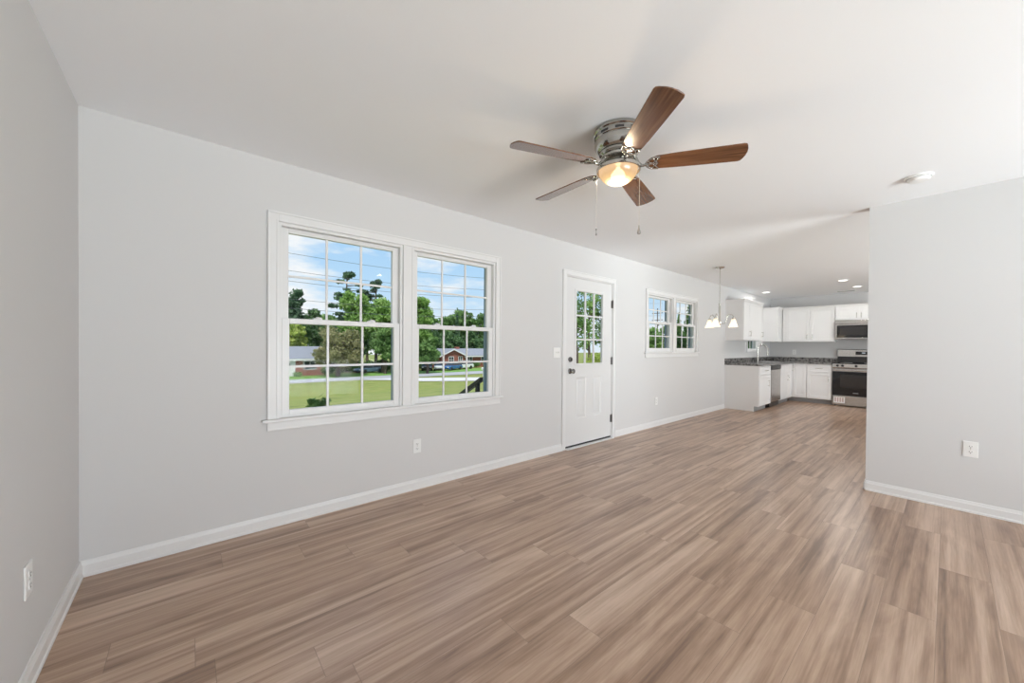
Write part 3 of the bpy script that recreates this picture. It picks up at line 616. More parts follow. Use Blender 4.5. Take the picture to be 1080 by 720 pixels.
def put_handle(parent, *a, **k):
    return tag(pull(*a, **k).build('handle', M['nickel'], parent, smooth=50), 'brushed metal bar handle')
def base_cab(name, loc, rz, w, fronts, label, left_panel=False, toe=True):
    """fronts: list of (kind, x0, x1, z0, z1, handle) in local coords, local -Y is the front; body depth .59 back to the wall"""
    c = empty(name, loc, rz); tag(c, label, 'cabinet')
    D = .588
    MB().box(0, w, -D, 0, .10, .872).build('body', M['cab'], c)
    MB().box(0.0 if not left_panel else .02, w, -D + .07, -D + .085, 0, .10).build('toe_kick', M['toe'], c)
    if left_panel: MB().add(*(lambda P: ([(0, y_, z_) for y_, z_ in P] + [(-.019, y_, z_) for y_, z_ in P], [tuple(range(len(P))), tuple(range(2 * len(P) - 1, len(P) - 1, -1))] + [(i, (i + 1) % len(P), (i + 1) % len(P) + len(P), i + len(P)) for i in range(len(P))]))([(0, 0), (-D + .07, 0), (-D + .07, .10), (-D - .012, .10), (-D - .012, .872), (0, .872)])).build('end_panel', M['cab'], c)
    for kind, x0, x1, z0, z1, hd in fronts:
        mb = shaker(x0, x1, z0, z1, -D - .021) if kind == 'door' else slab_front(x0, x1, z0, z1, -D - .021)
        o = mb.build(kind, M['cab'], c)
        if hd: put_handle(o, hd[0], hd[1], -D - .021, hd[2], hd[3])
    return c
DR = (.690, .862); DO = (.108, .680)
base_cab('base_cabinet', (8.62, 0, 0), 0, .69, [('drawer', .010, .682, *DR, (.36, .776, .13, False)), ('door', .010, .682, *DO, (.50, .52, .12, True))],
         'white base cabinet with end panel at the near end of the counter', True)
base_cab('base_cabinet', (9.96, 0, 0), 0, .665, [('drawer_front', .006, .659, *DR, None), ('door', .006, .659, *DO, (.53, .56, .12, True))],
         'white sink base cabinet just right of the dishwasher')
lz = base_cab('base_cabinet', (10.628, 0, 0), 0, .29, [('door', .004, .272, .108, .862, (.235, .76, .12, True))], 'white corner base cabinet with two leaves where the counters meet')
FX = XE                                                     # far wall; its cabinets are turned to face -X
MB().box(.29, .902, -.588, 0, .10, .872).build('corner_body', M['cab'], lz)
cb = MB().box(.314, .902, -.862, -.588, .10, .872).build('return_body', M['cab'], lz)
rl = shaker(.62, .862, .108, .862, -.588 - .021); rl.v = [((y_) + .902, -x_, z_) for x_, y_, z_ in rl.v]; rl.build('door', M['cab'], lz)
MB().box(.385, .400, -.862, -.518, 0, .10).build('toe_kick', M['toe'], lz)
base_cab('base_cabinet', (FX, -.866, 0), R(-90), .438, [('drawer', .006, .432, *DR, (.22, .776, .13, False)), ('door', .006, .432, *DO, (.385, .56, .12, True))],
         'white base cabinet between the corner and the range')

# countertop (continuous L) with its backsplash
ct = empty('countertop', (8.60, 0, .872)); tag(ct, 'dark grey granite L-shaped countertop', 'countertop')
poly = [(-.012, 0), (-.012, -.635), (2.295, -.635), (2.295, -1.304), (2.93, -1.304), (2.93, 0)]
MB().prism(poly, 2, 0, .038).build('slab', M['granite'], ct, bevel=.005)
MB().box(-.012, 2.91, -.02, 0, .038, .128).box(2.91, 2.93, -1.304, 0, .038, .128).build('backsplash', M['granite'], ct, bevel=.003)
tag(MB().box(1.44, 1.94, -.50, -.13, .0385, .041).build('sink_rim', M['steel'], ct, bevel=.001), 'steel sink rim')
MB().box(1.46, 1.92, -.48, -.15, .0412, .0416).build('sink_basin', M['toe'], ct)

fc = empty('kitchen_faucet', (10.30, -.085, .91)); tag(fc, 'brushed nickel gooseneck faucet at the kitchen sink', 'faucet')
MB().lathe([(.030, 0), (.030, .012), (.022, .020), (.020, .09), (.016, .10)], n=24).build('base', M['nickel'], fc, smooth=35)
sp = [(0, 0, .08), (0, 0, .27)] + [(0, -.095 + .095 * math.cos(R(a)), .27 + .105 * math.sin(R(a))) for a in range(15, 181, 15)] + [(0, -.19, .23), (.0, -.192, .20)]
q = Matrix.Rotation(R(28), 3, 'Z'); MB().tube([tuple(q @ Vector(p)) for p in sp], .0125, 12).build('spout', M['nickel'], fc, smooth=50)
MB().tube([tuple(q @ Vector(p)) for p in [(0, -.192, .205), (0, -.192, .135)]], [.0165, .0185], 14).build('spray_head', M['nickel'], fc, smooth=40)
MB().tube([(.018, 0, .07), (.06, -.005, .085), (.10, -.01, .12)], [.008, .007, .006], 10).build('lever', M['nickel'], fc, smooth=50)

# dishwasher
dw = empty('dishwasher', (9.315, 0, 0)); tag(dw, 'stainless dishwasher with a black control strip under the counter', 'dishwasher')
MB().box(.002, .638, -.58, -.01, .02, .868).build('tub', M['black'], dw)
MB().box(.005, .635, -.618, -.58, .125, .775).build('door', M['steel'], dw, bevel=.006)
cp = MB().box(.005, .635, -.622, -.58, .778, .862).build('control_panel', M['black'], dw, bevel=.006)
for k in range(6): MB().box(.36 + k * .035, .378 + k * .035, -.6235, -.622, .815, .825).build('button', M['toe'], cp)
MB().box(.18, .46, -.626, -.621, .782, .800).build('pocket_handle', M['slot'], dw)
MB().box(.01, .63, -.53, -.50, 0, .12).build('kick_plate', M['black'], dw)

# range (faces -X, at far wall)
rg = empty('kitchen_range', (FX, -1.312, 0), R(-90)); tag(rg, 'stainless electric range with black glass oven door', 'range')
Wd = .757
MB().box(.003, Wd - .003, -.60, -.012, .02, .895).build('body', M['steel'], rg)
MB().box(.0, Wd, -.625, -.075, .895, .913).build('cooktop', M['bglass'], rg, bevel=.004)
for (bx, by, br) in ((.20, -.46, .10), (.56, -.46, .08), (.20, -.22, .075), (.56, -.22, .10)): MB().tube([(bx + br * math.cos(R(a)), by + br * math.sin(R(a)), .9135) for a in range(0, 361, 12)], .0012, 6).build('burner_ring', M['toe'], rg)
bgd = MB().prism([(-.075, .913), (-.060, 1.045), (-.012, 1.045), (-.012, .913)], 0, .0, Wd).build('backguard', M['bglass'], rg, bevel=.003)
cpn = MB().prism([(-.082, 1.040), (-.068, 1.190), (-.055, 1.200), (-.012, 1.200), (-.012, 1.040)], 0, .0, Wd).build('control_panel', M['steel'], rg, bevel=.004)
MB().prism([(-.0815, 1.085), (-.0755, 1.155), (-.070, 1.155), (-.070, 1.085)], 0, .30, .56).build('display', M['bglass'], cpn)
tag(MB().prism([(-.0800, 1.118), (-.0785, 1.134), (-.074, 1.134), (-.074, 1.118)], 0, .40, .455).build('clock_digits', M['ledtext'], cpn), 'small lit clock display')
fp = MB().prism([(-.628, .800), (-.640, .822), (-.628, .893), (-.60, .893), (-.60, .800)], 0, .0, Wd).build('knob_panel', M['steel'], rg, bevel=.003)
for kx in (.085, .165, .379, .592, .672):
    n = 20
    kb = MB().loft([[(kx + r_ * math.cos(2 * math.pi * k / n), -.633 - d_, .856 + r_ * math.sin(2 * math.pi * k / n)) for k in range(n)] for r_, d_ in ((.024, 0), (.024, .010), (.020, .028), (.017, .030))])
    kb.box(kx - .003, kx + .003, -.667, -.655, .838, .874); kb.build('knob', M['black'], fp, smooth=40)
od = MB().box(.003, Wd - .003, -.640, -.600, .225, .795).build('oven_door', M['bglass'], rg, bevel=.005)
MB().box(.004, Wd - .004, -.6415, -.640, .735, .792).build('door_top_strip', M['steel'], od)
MB().box(.13, Wd - .13, -.6412, -.640, .40, .665).build('oven_window', M['oven_window'], od, bevel=.0005)
MB().box(.335, .42, -.6413, -.640, .285, .297).build('badge', M['toe'], od)
oh = MB().tube([(.06, -.685, .762), (Wd - .06, -.685, .762)], .012, 14)
for hx in (.09, Wd - .09): oh.tube([(hx, -.638, .762), (hx, -.685, .762)], .009, 10)
oh.build('handle', M['steel'], od, smooth=50)
dw2 = MB().box(.003, Wd - .003, -.632, -.600, .035, .215).build('storage_drawer', M['steel'], rg, bevel=.004)
stk = MB().box(.03, .21, -.6328, -.632, .065, .195).build('paper_sticker', M['plate'], dw2)
for k in range(4): MB().box(.045 + k * .04, .070 + k * .04, -.6332, -.6327, .085, .18).build('printed_block', pm('sticker_print_%d' % k, (.55, .42, .40), .6, vary=.1, vscale=60), stk)
for fx_ in (.04, Wd - .04):
    for fy_ in (-.55, -.08): MB().lathe([(.018, 0), (.018, .010), (.008, .012), (.008, .022)], (fx_, fy_, 0), 14).build('foot', M['black'], rg)

# upper cabinets
def upper(loc, rz, w, z0, z1, fronts, label, d=.31, crown=True, ends=True):
    c = empty('wall_cabinet', (loc[0], loc[1], z0), rz); tag(c, label, 'cabinet'); h = z1 - z0
    MB().box(0, w, -d, 0, 0, h).build('body', M['cab'], c)
    for x0, x1, hd in fronts:
        o = shaker(x0, x1, .004, h - .004, -d - .021).build('door', M['cab'], c)
        if hd: put_handle(o, hd[0], hd[1], -d - .021, .11, True)
    if crown: MB().box(-.008 if ends else 0, w, -d - .030, 0, h, h + .012).prism([(-d - .030, h + .012), (-d - .044, h + .042), (0, h + .042), (0, h + .012)], 0, -.010 if ends else 0, w).build('crown_moulding', M['cab'], c)
    return c
ZU0, ZU1 = 1.368, 2.130
upper((8.605, 0), 0, .375, ZU0, ZU1, [(.004, .371, (.325, .135))], 'white narrow wall cabinet nearest the chandelier on the window wall')
upper((8.982, 0), 0, .765, ZU0, ZU1, [(.004, .761, (.70, .135))], 'white wall cabinet left of the sink window', ends=False)
upper((10.885, 0), 0, .644, ZU0, ZU1, [(.004, .29, None)], 'white wall cabinet right of the sink window in the corner')
upper((FX, -.333), R(-90), .966, ZU0, ZU1, [(.085, .524, (.478, .115)), (.527, .962, (.573, .115))], 'white two-door wall cabinet left of the microwave', ends=False)
upper((FX, -1.303), R(-90), .766, 1.832, ZU1, [(.004, .381, (.345, .10)), (.385, .762, (.42, .10))], 'white short two-door wall cabinet above the microwave', ends=False)

mw = empty('microwave_oven', (FX, -1.306, 1.418), R(-90)); tag(mw, 'stainless over-the-range microwave with black glass door', 'microwave')
MB().box(.002, .758, -.36, 0, 0, .411).build('body', M['black'], mw)
MB().box(.002, .758, -.400, -.36, .330, .408).build('top_vent_panel', M['steel'], mw, bevel=.004)
md = MB().box(.002, .575, -.402, -.36, .038, .326).build('door', M['bglass'], mw, bevel=.004)
MB().box(.002, .035, -.4035, -.402, .038, .326).box(.035, .575, -.4035, -.402, .298, .326).build('door_edge_strip', M['steel'], md)
MB().box(.085, .50, -.4032, -.402, .085, .265).build('door_window', M['oven_window'], md)
mh = MB().tube([(.545, -.435, .06), (.545, -.435, .30)], .010, 12)
for z_ in (.08, .28): mh.tube([(.545, -.40, z_), (.545, -.435, z_)], .007, 8)
mh.build('handle', M['steel'], md, smooth=50)
mp2 = MB().box(.578, .758, -.402, -.36, .038, .326).build('control_panel', M['bglass'], mw, bevel=.004)
MB().box(.60, .735, -.4030, -.402, .275, .305).build('display', M['oven_window'], mp2)
MB().box(.002, .758, -.402, -.36, .002, .035).build('bottom_grille', M['steel'], mw, bevel=.003)

# ------------------------------------------------------------------ outside: ground, street
def gz(y): return -.62 if y <= 1 else (-.62 - 2.68 * min(1, (y - 1) / 31.0))
g = MB(); ys = [-30, T, 1, 6, 12, 18, 24, 32, 45, 60, 90, 160]; xs = [-80, -20, 0, 20, 40, 80, 160, 240]
ys2 = ys[1:]
for i in range(len(xs) - 1):
    for j in range(len(ys2) - 1):
        g.add([(xs[i], ys2[j], gz(ys2[j])), (xs[i + 1], ys2[j], gz(ys2[j])), (xs[i + 1], ys2[j + 1], gz(ys2[j + 1])), (xs[i], ys2[j + 1], gz(ys2[j + 1]))], [(0, 1, 2, 3)])
struct('ground', g, M['lawn'], 'sloping yellow-green lawn outside the windows', 'lawn')
g2 = MB().box(-80, 160, -60, YB - .145, -1.2, -.62); struct('ground_back', g2, M['lawn'], 'lawn behind the house', 'lawn')
def strip(name, pts_l, pts_r, z, m, label, cat):
    mb = MB(); vs_ = [(a, b, gz(b) + z) for a, b in pts_l] + [(a, b, gz(b) + z) for a, b in pts_r]; n = len(pts_l)
    mb.add(vs_, [(i, i + 1, n + i + 1, n + i) for i in range(n - 1)]); return struct(name, mb, m, label, cat)
strip('verge', [(-80, 50.2), (0, 50.2), (60, 50.2), (200, 50.2)], [(-80, 57.6), (0, 57.6), (60, 56.5), (200, 56)], .03, M['verge'], 'bright green grass verge across the street', 'grass')
strip('street', [(-80, 45.2), (0, 45.2), (60, 45.2), (200, 45.2)], [(-80, 50.2), (0, 50.2), (60, 50.2), (200, 50.2)], .05, M['asphalt'], 'pale grey street across the lawn', 'street')
strip('driveway', [(16.5, 45.2), (20, 42.3), (22.2, 39.0), (25.2, 37.2), (28.5, 35.4), (36, 32.5)], [(21.8, 45.2), (23, 44.2), (25.0, 43.0), (28, 41.2), (31.4, 39.4), (40, 36.0)], .06, M['drive'], 'white concrete drive joining the street', 'driveway')

# stoop and black handrail outside the front door
st_ = MB().box(3.2, 5.15, T + .005, 1.35, -.62, -.04)
for k in range(3): st_.box(3.2, 5.15, 1.35 + .28 * k, 1.35 + .28 * (k + 1), -.62 - .1, -.04 - .16 * (k + 1))
struct('stoop', st_, M['concrete'], 'concrete stoop and steps outside the front door', 'steps')
hr = empty('handrail', (3.31, 1.0, -.04)); tag(hr, 'black sloping stair handrail outside the right-hand window', 'handrail')
MB().box(-.024, .024, .08, .128, 0, .77).build('post', M['blackmetal'], hr, bevel=.004)
MB().box(-.024, .024, 1.05, 1.098, -.58, .27).build('post', M['blackmetal'], hr, bevel=.004)
MB().prism([(.02, .79), (1.18, .19), (1.18, .25), (.02, .85)], 0, -.030, .030).build('rail', M['blackmetal'], hr, bevel=.006)
tag(MB().prism([(.08, .12), (1.05, -.40), (1.05, -.36), (.08, .16)], 0, -.016, .016).build('lower_rail', M['blackmetal'], hr), 'black lower rail')

# ------------------------------------------------------------------ outside: plants
rng = np.random.default_rng(7)
def leaf_mesh(name, blobs, n, size, m, seed):
    """blobs: (x, y, z, rx, ry, rz)"""
    r_ = np.random.default_rng(seed); B = np.array(blobs, float); w = (B[:, 3] * B[:, 4] * B[:, 5]) ** .67; w /= w.sum()
    k = r_.choice(len(B), n, p=w); d = r_.normal(size=(n, 3)); d /= np.linalg.norm(d, axis=1)[:, None]
    rad = r_.uniform(.25, 1.0, n) ** .55 * r_.uniform(.80, 1.22, n)
    c = B[k, :3] + d * rad[:, None] * B[k, 3:]
    a = r_.normal(size=(n, 3)); a /= np.linalg.norm(a, axis=1)[:, None]; b = np.cross(a, d + r_.normal(size=(n, 3)) * .6); b /= np.linalg.norm(b, axis=1)[:, None]
    s = size * r_.uniform(.6, 1.35, n)[:, None]
    V = np.stack([c - a * s, c - b * s * .55, c + a * s, c + b * s * .55], 1).reshape(-1, 3)
    me = bpy.data.meshes.new(name); me.vertices.add(4 * n); me.vertices.foreach_set('co', V.ravel()); me.loops.add(4 * n); me.loops.foreach_set('vertex_index', np.arange(4 * n))
    me.polygons.add(n); me.polygons.foreach_set('loop_start', np.arange(0, 4 * n, 4)); me.polygons.foreach_set('loop_total', np.full(n, 4)); me.update(calc_edges=True); me.validate(); me.materials.append(m)
    return me
def child(name, me, parent):
    o = bpy.data.objects.new(name, me); col.objects.link(o); o.parent = parent; return o
def tree(name, x_, y_, ztop, r_, mat, label, zlow=None, n=2600, size=.32, seed=1, cat='tree', group=None, nb=9, kind='round', share=None):
    z0 = gz(y_); o = empty(name, (x_, y_, z0)); tag(o, label, cat, group); h = ztop - z0; lo = (zlow - z0) if zlow is not None else h * .3
    if share: 
        for ch in share.children: 
            c = ch.copy(); col.objects.link(c); c.parent = o
        sr = share['h']; o.scale = (r_ / share['r'], r_ / share['r'], h / sr); return o
    rg_ = random.Random(seed); bl = []
    if kind == 'round':
        bl.append((0, 0, (h + lo) / 2, r_ * .62, r_ * .62, (h - lo) * .42)); nb = int(nb * 1.7)
        for k in range(nb):
            a = rg_.uniform(0, 2 * math.pi); t = rg_.uniform(.08, .92); zz = lo + (h - lo) * t; w = math.sqrt(max(.05, 1 - (2 * t - 1) ** 2))
            rr = r_ * rg_.uniform(.20, .40); bl.append((w * (r_ - rr) * math.cos(a), w * (r_ - rr) * math.sin(a), min(zz, h - rr * .6), rr, rr, rr * .8))
    elif kind == 'cone':
        for k in range(7):
            t = k / 6; zz = lo + (h - lo) * (t * .93); rr = r_ * (1.02 - .92 * t); bl.append((0, 0, zz, rr, rr, (h - lo) * .10))
    elif kind == 'pine':
        for k in range(6):
            a = rg_.uniform(0, 2 * math.pi); q_ = r_ * rg_.uniform(0, .30); rr = r_ * rg_.uniform(.14, .22); bl.append((q_ * math.cos(a), q_ * math.sin(a), h - r_ * rg_.uniform(.12, .5), rr * 1.2, rr * 1.2, rr * .7))
        for k in range(nb * 2):
            a = rg_.uniform(0, 2 * math.pi); t = (k / (nb * 2)) ** .9; zz = h - r_ * .6 - (h - lo) * t * .95 + rg_.uniform(-.2, .2); rr = r_ * rg_.uniform(.13, .25); q_ = r_ * rg_.uniform(.2, .85)
            bl.append((q_ * math.cos(a), q_ * math.sin(a), zz, rr * 1.35, rr * 1.35, rr * .5))
    elif kind == 'shrub':
        for k in range(nb):
            a = rg_.uniform(0, 2 * math.pi); q_ = r_ * rg_.uniform(0, .55); bl.append((q_ * math.cos(a), q_ * math.sin(a), h * rg_.uniform(.3, .7), r_ * .5, r_ * .5, h * .3))
    child('foliage', leaf_mesh('foliage', bl, int(n * 1.8), size * .72, mat, seed), o)
    tk = MB(); tr_ = max(.05, min(.28, r_ * .085))
    topz = h * (.93 if kind in ('pine', 'cone') else .62)
    if kind == 'shrub': tr_ = .03; topz = h * .5
    tk.tube([(0, 0, -.1), (tr_ * .4, 0, topz * .35), (-tr_ * .3, tr_ * .4, topz * .7), (0, 0, topz)], [tr_ * 1.25, tr_, tr_ * .75, tr_ * .35], 8)
    for b in bl[1:]:
        if kind in ('pine', 'round'):
            zz = max(.2 * topz, b[2] - (.15 if kind == 'pine' else .9)); zz = min(zz, topz * .97); tk.tube([(0, 0, zz), (b[0] * .6, b[1] * .6, (zz + b[2]) / 2), (b[0], b[1], b[2])], [tr_ * .4, tr_ * .28, tr_ * .12], 6)
    tk.build('trunk', M['bark'], o)
    o['h'] = h; o['r'] = r_
    return o
# left window
tree('dark_tree', 13.9, 70, 10.8, 1.9, M['leaf_pine'], 'tall dark tree with a pointed top, farthest left beyond the street', .5, 2200, .42, 11, kind='round', nb=12)
tree('dark_tree', 16.5, 70, 7.4, 2.3, M['leaf_dark'], 'dark tree behind the left house, lower than the pointed one beside it', -.5, 2000, .42, 12)
tree('dark_tree', 19.6, 70, 6.2, 2.6, M['leaf_mid'], 'mid green tree low behind the left house and the olive tree', -.5, 2000, .42, 13)
tree('leafy_tree', 12.6, 63, 4.6, 1.9, M['leaf_yellow'], 'light green tree rising over the left house roof', -.6, 1800, .36, 14)
tree('tall_pine', 20.1, 62, 13.3, 2.7, M['leaf_pine'], 'tall sparse pine left of the other pine, above the bright green trees', 5.0, 1500, .34, 15, kind='pine', nb=11)
tree('tall_pine', 25.7, 64, 13.0, 3.0, M['leaf_pine'], 'tall sparse pine right of the other pine, behind the window post', 5.0, 1500, .36, 16, kind='pine', nb=10)
tree('leafy_tree', 20.3, 58, 9.7, 2.9, M['leaf_bright'], 'bright green tree in front of the left tall pine', 1.0, 3600, .36, 17, nb=14)
tree('leafy_tree', 23.8, 56, 9.0, 3.0, M['leaf_bright'], 'bright green tree in front of the right tall pine', 1.0, 3600, .36, 18, nb=14)
tree('leafy_tree', 23.2, 53.5, 4.6, 2.4, M['leaf_mid'], 'dark-trunked green tree on the verge right of the olive tree', -1.0, 2200, .32, 19)
tree('olive_tree', 15.9, 52.0, 3.5, 3.3, M['leaf_olive'], 'wide olive-brown tree in front of the left house', -2.2, 4200, .26, 20, nb=16)
tree('dark_tree', 20.5, 61, 3.6, 3.6, M['leaf_dark'], 'dark leafy tree filling the gap below the bright trees', -3.0, 2400, .4, 21, nb=12)
for k, (xx, yy, zt, r_) in enumerate(((17.6, 59, -1.0, 1.5), (20.2, 58.5, -1.3, 1.5), (22.6, 58.5, -1.2, 1.5), (25.0, 58.5, -1.2, 1.6), (27.5, 58.5, -1.3, 1.5))):
    tree('dark_shrub', xx, yy, zt, r_, M['leaf_dark'], 'dark green shrub in the row under the trees across the street', None, 900, .26, 40 + k, 'shrub', 'shrubs under the trees across the street', 6, 'shrub')
tree('house_shrub', 15.1, 55.0, -1.9, .9, M['leaf_mid'], 'rounded green shrub at the right corner of the left house', None, 600, .2, 50, 'shrub', None, 5, 'shrub')
tree('house_shrub', 11.6, 55.1, -2.7, .8, M['leaf_mid'], 'low shrub before the white door of the left house', None, 500, .2, 51, 'shrub', None, 5, 'shrub')
tree('garden_shrub', 1.46, 1.35, .70, .13, M['leaf_mid'], 'small green shrub just outside the big double window', .1, 500, .045, 52, 'shrub', None, 6, 'round')
# right window
tree('leafy_tree', 27.7, 52, 9.2, 2.6, M['leaf_bright'], 'bright green tree at the left edge of the right-hand sash', -.8, 3600, .36, 22, nb=14)
tree('leafy_tree', 28.6, 50.2, 2.4, 2.2, M['leaf_mid'], 'low leafy tree below the bright tree, left of the parked cars', -1.8, 2200, .3, 23)
far = None
for k, (xx, yy, zt, r_) in enumerate(((47.3, 85, 9.2, 3.2), (51.2, 85, 8.9, 3.6), (55.0, 86, 9.9, 3.2), (58.1, 85, 11.2, 3.6), (61.6, 86, 9.3, 3.2), (64.9, 85, 10.6, 3.2), (69, 85, 9.8, 3.5), (73.5, 85, 10.2, 3.5), (43.5, 86, 8.6, 3.2), (39.8, 86, 8.2, 3.2), (36, 86, 8.8, 3.2), (32, 86, 8.4, 3.4), (28.5, 87, 8.8, 3.4), (24.5, 88, 8.0, 3.4), (78, 82, 9.5, 3.6), (8, 84, 7.8, 3.4), (3, 84, 8.6, 3.6), (-3, 84, 8.2, 3.6), (-10, 85, 8.8, 3.6), (-17, 86, 8.0, 3.8), (-25, 86, 9.2, 3.8), (-34, 84, 8.6, 4.0), (-44, 82, 9.0, 4.2))):
    t_ = tree('distant_tree', xx, yy, zt, r_, M['leaf_mid'], 'green tree in the distant treeline behind the houses', -1.5, 1700, .5, 60, group='trees of the distant treeline', share=far, nb=12)
    t_.rotation_euler.z = k * 1.3
    if far is None: far = t_
tree('slim_conifer', 54.7, 83, 10.9, .9, M['leaf_pine'], 'slim pointed conifer above the roof of the right house', 2.0, 700, .4, 62, kind='cone')
near = None
for k, (xx, yy, zt, r_) in enumerate(((40.3, 71, 3.9, 3.0), (44.5, 73, 4.3, 3.2), (48.6, 74, 4.2, 3.4), (53.2, 74, 4.6, 3.4), (58, 74, 4.4, 3.4), (63, 74, 4.6, 3.4), (36.2, 71, 3.6, 3.0), (32.5, 70, 3.6, 3.0))):
    t_ = tree('dark_tree', xx, yy, zt, r_, M['leaf_dark'], 'dark green tree in the row directly behind the right house', -2.8, 2000, .42, 61, group='dark trees behind the right house', share=near, nb=12)
    t_.rotation_euler.z = k * 1.7
    if near is None: near = t_
tree('dark_shrub', 33.4, 62.5, -.4, 2.0, M['leaf_pine'], 'dark evergreen bush left of the right house gable', None, 1300, .3, 63, 'shrub', None, 8, 'shrub')
tree('house_shrub', 44.6, 59.6, -2.0, 1.3, M['leaf_mid'], 'green shrub before the front wall of the right house', None, 800, .22, 64, 'shrub', None, 6, 'shrub')
tree('house_shrub', 47.4, 59.8, -1.6, 1.1, M['leaf_olive'], 'olive shrub before the front wall of the right house', None, 800, .22, 65, 'shrub', None, 6, 'shrub')
# through the door and the dining window
tree('leafy_tree', 45.2, 34, 10.8, 2.3, M['leaf_mid'], 'airy green tree in the left column of the door panes', .2, 800, .30, 66, nb=14)
tree('leafy_tree', 53.3, 38, 12.0, 2.5, M['leaf_bright'], 'airy bright green tree in the middle column of the door panes', .2, 800, .32, 67, nb=14)
tree('leafy_tree', 55.6, 36.5, 11.5, 2.3, M['leaf_mid'], 'airy green tree in the right column of the door panes', .2, 800, .32, 68, nb=14)
tree('yellow_shrub', 43.3, 29, .5, 2.4, M['leaf_yellow'], 'yellow-green shrub at the left in the lowest door panes', None, 900, .25, 69, 'shrub', None, 7, 'shrub')
tree('yellow_shrub', 45.9, 28, .8, 2.4, M['leaf_yellow'], 'yellow-green shrub at the right in the lowest door panes', None, 900, .25, 70, 'shrub', None, 7, 'shrub')
for k, (xx, yy, zt, r_, mt, kd, lb) in enumerate(((77.9, 40, 5.6, 2.6, 'leaf_bright', 'round', 'bright green tree low in the left sash of the small window'), (85.9, 42, 5.8, 2.8, 'leaf_mid', 'round', 'mid green tree under the utility pole'),
        (82.4, 36, 8.6, 1.3, 'leaf_mid', 'cone', 'pointed conifer left in the right sash of the small window'), (86.1, 36, 8.4, 1.4, 'leaf_mid', 'cone', 'pointed conifer right in the right sash of the small window'),
        (75.4, 30, 11.2, 1.7, 'leaf_mid', 'round', 'tall narrow tree at the right edge of the small window'), (88.9, 40, 5.6, 2.6, 'leaf_dark', 'round', 'dark tree behind the two pointed conifers'),
        (79.5, 34, 4.6, 2.4, 'leaf_dark', 'round', 'dark low tree before the pointed conifers'), (74, 38, 4.8, 2.4, 'leaf_mid', 'round', 'low tree left of the utility pole'), (93.1, 25, 7.0, 3.2, 'leaf_dark', 'round', 'dark tree outside the sink window'), (90, 31, 6.0, 3.0, 'leaf_mid', 'round', 'green tree between the small window and the sink window'))):
    tree('roadside_tree', xx, yy, zt, r_, M[mt], lb, -.6 if kd == 'round' else .5, 1500, .38, 80 + k, kind=kd)

# ------------------------------------------------------------------ outside: utility poles and wires
def pole(x_, y_, label):
    z0 = gz(y_); p = empty('utility_pole', (x_, y_, z0)); tag(p, label, 'utility pole'); h = 14.0
    MB().tube([(0, 0, 0), (0, 0, h)], [.17, .11], 12).build('post', M['wood_pole'], p)
    for z_ in (h - 1.2, h - 2.9): MB().box(-.06, .06, -1.4, 1.4, z_ - .07, z_ + .07).build('crossarm', M['wood_pole'], p)
    MB().lathe([(.26, h - 4.3), (.28, h - 4.2), (.28, h - 3.5), (.2, h - 3.4)], (.3, 0, 0), 14).build('transformer', M['toe'], p)
    return p
pole(88.0, 44.0, 'wooden utility pole with two crossarms seen in the small window'); pole(40.0, 44.0, 'wooden utility pole across the street, middle one of its line'); pole(-8.0, 44.0, 'wooden utility pole across the street, farthest left of its line')
for (zz, dy, lb) in ((15.1, -1.3, 'topmost power line over the street'), (13.7, 1.3, 'second highest power line over the street'), (12.2, -1.0, 'third highest power line over the street'), (10.5, 1.0, 'fourth highest power line over the street'), (9.4, 0, 'lowest power line over the street')):
    w_ = MB(); pts = []
    for a, b in ((-8, 40), (40, 88)):
        pts += [(a + (b - a) * k / 12, 44 + dy, zz - 3.3 - 1.1 * 4 * (k / 12) * (1 - k / 12)) for k in range(13 if b == 88 else 12)]
    w_.tube(pts, .022, 5); tag(w_.build('power_line', M['wire']), lb, 'wire', 'power lines over the street')

# ------------------------------------------------------------------ outside: houses
def house_window(parent, x0, x1, z0, z1, y):
    w_ = MB().box(x0 - .1, x0, y - .06, y, z0 - .1, z1 + .1).box(x1, x1 + .1, y - .06, y, z0 - .1, z1 + .1).box(x0, x1, y - .06, y, z1, z1 + .1).box(x0 - .15, x1 + .15, y - .1, y, z0 - .1, z0).box((x0 + x1) / 2 - .04, (x0 + x1) / 2 + .04, y - .05, y, z0, z1).box(x0, x1, y - .045, y, (z0 + z1) / 2 - .03, (z0 + z1) / 2 + .03).build('window', M['trim'], parent)
    MB().box(x0, x1, y - .025, y - .005, z0, z1).build('pane', M['carglass'], w_); return w_
def gable_roof(x0, x1, y0, y1, ze, zr, t=.18, ov=.4):
    yc = (y0 + y1) / 2; s = (zr - ze) / (yc - y0); yo0, yo1 = y0 - ov, y1 + ov; zo = ze - s * ov
    return MB().prism([(yo0, zo), (yc, zr), (yo1, zo), (yo1, zo + t), (yc, zr + t), (yo0, zo + t)], 0, x0 - ov, x1 + ov)
hl = empty('brick_house', (0, 0, gz(60))); tag(hl, 'low red brick house with grey roof, left beyond the street', 'house')
MB().box(2.5, 15.6, 56, 64, 0, 2.45).prism([(56, 2.45), (64, 2.45), (60, 3.95)], 0, 2.5, 15.6).build('wall', M['brick'], hl)
gable_roof(2.5, 15.6, 56, 64, 2.45, 3.97).build('roof', M['roof'], hl)
MB().box(2.2, 15.9, 55.50, 55.58, 2.18, 2.42).build('fascia', M['trim'], hl)
dl = MB().box(9.9, 11.5, 55.92, 56, 0, 2.15).build('door', M['trim'], hl); MB().box(10.55, 10.85, 55.90, 55.93, 1.3, 1.8).build('pane', M['carglass'], dl)
house_window(hl, 12.55, 14.1, .95, 2.05, 56); house_window(hl, 5.0, 6.6, .95, 2.05, 56)
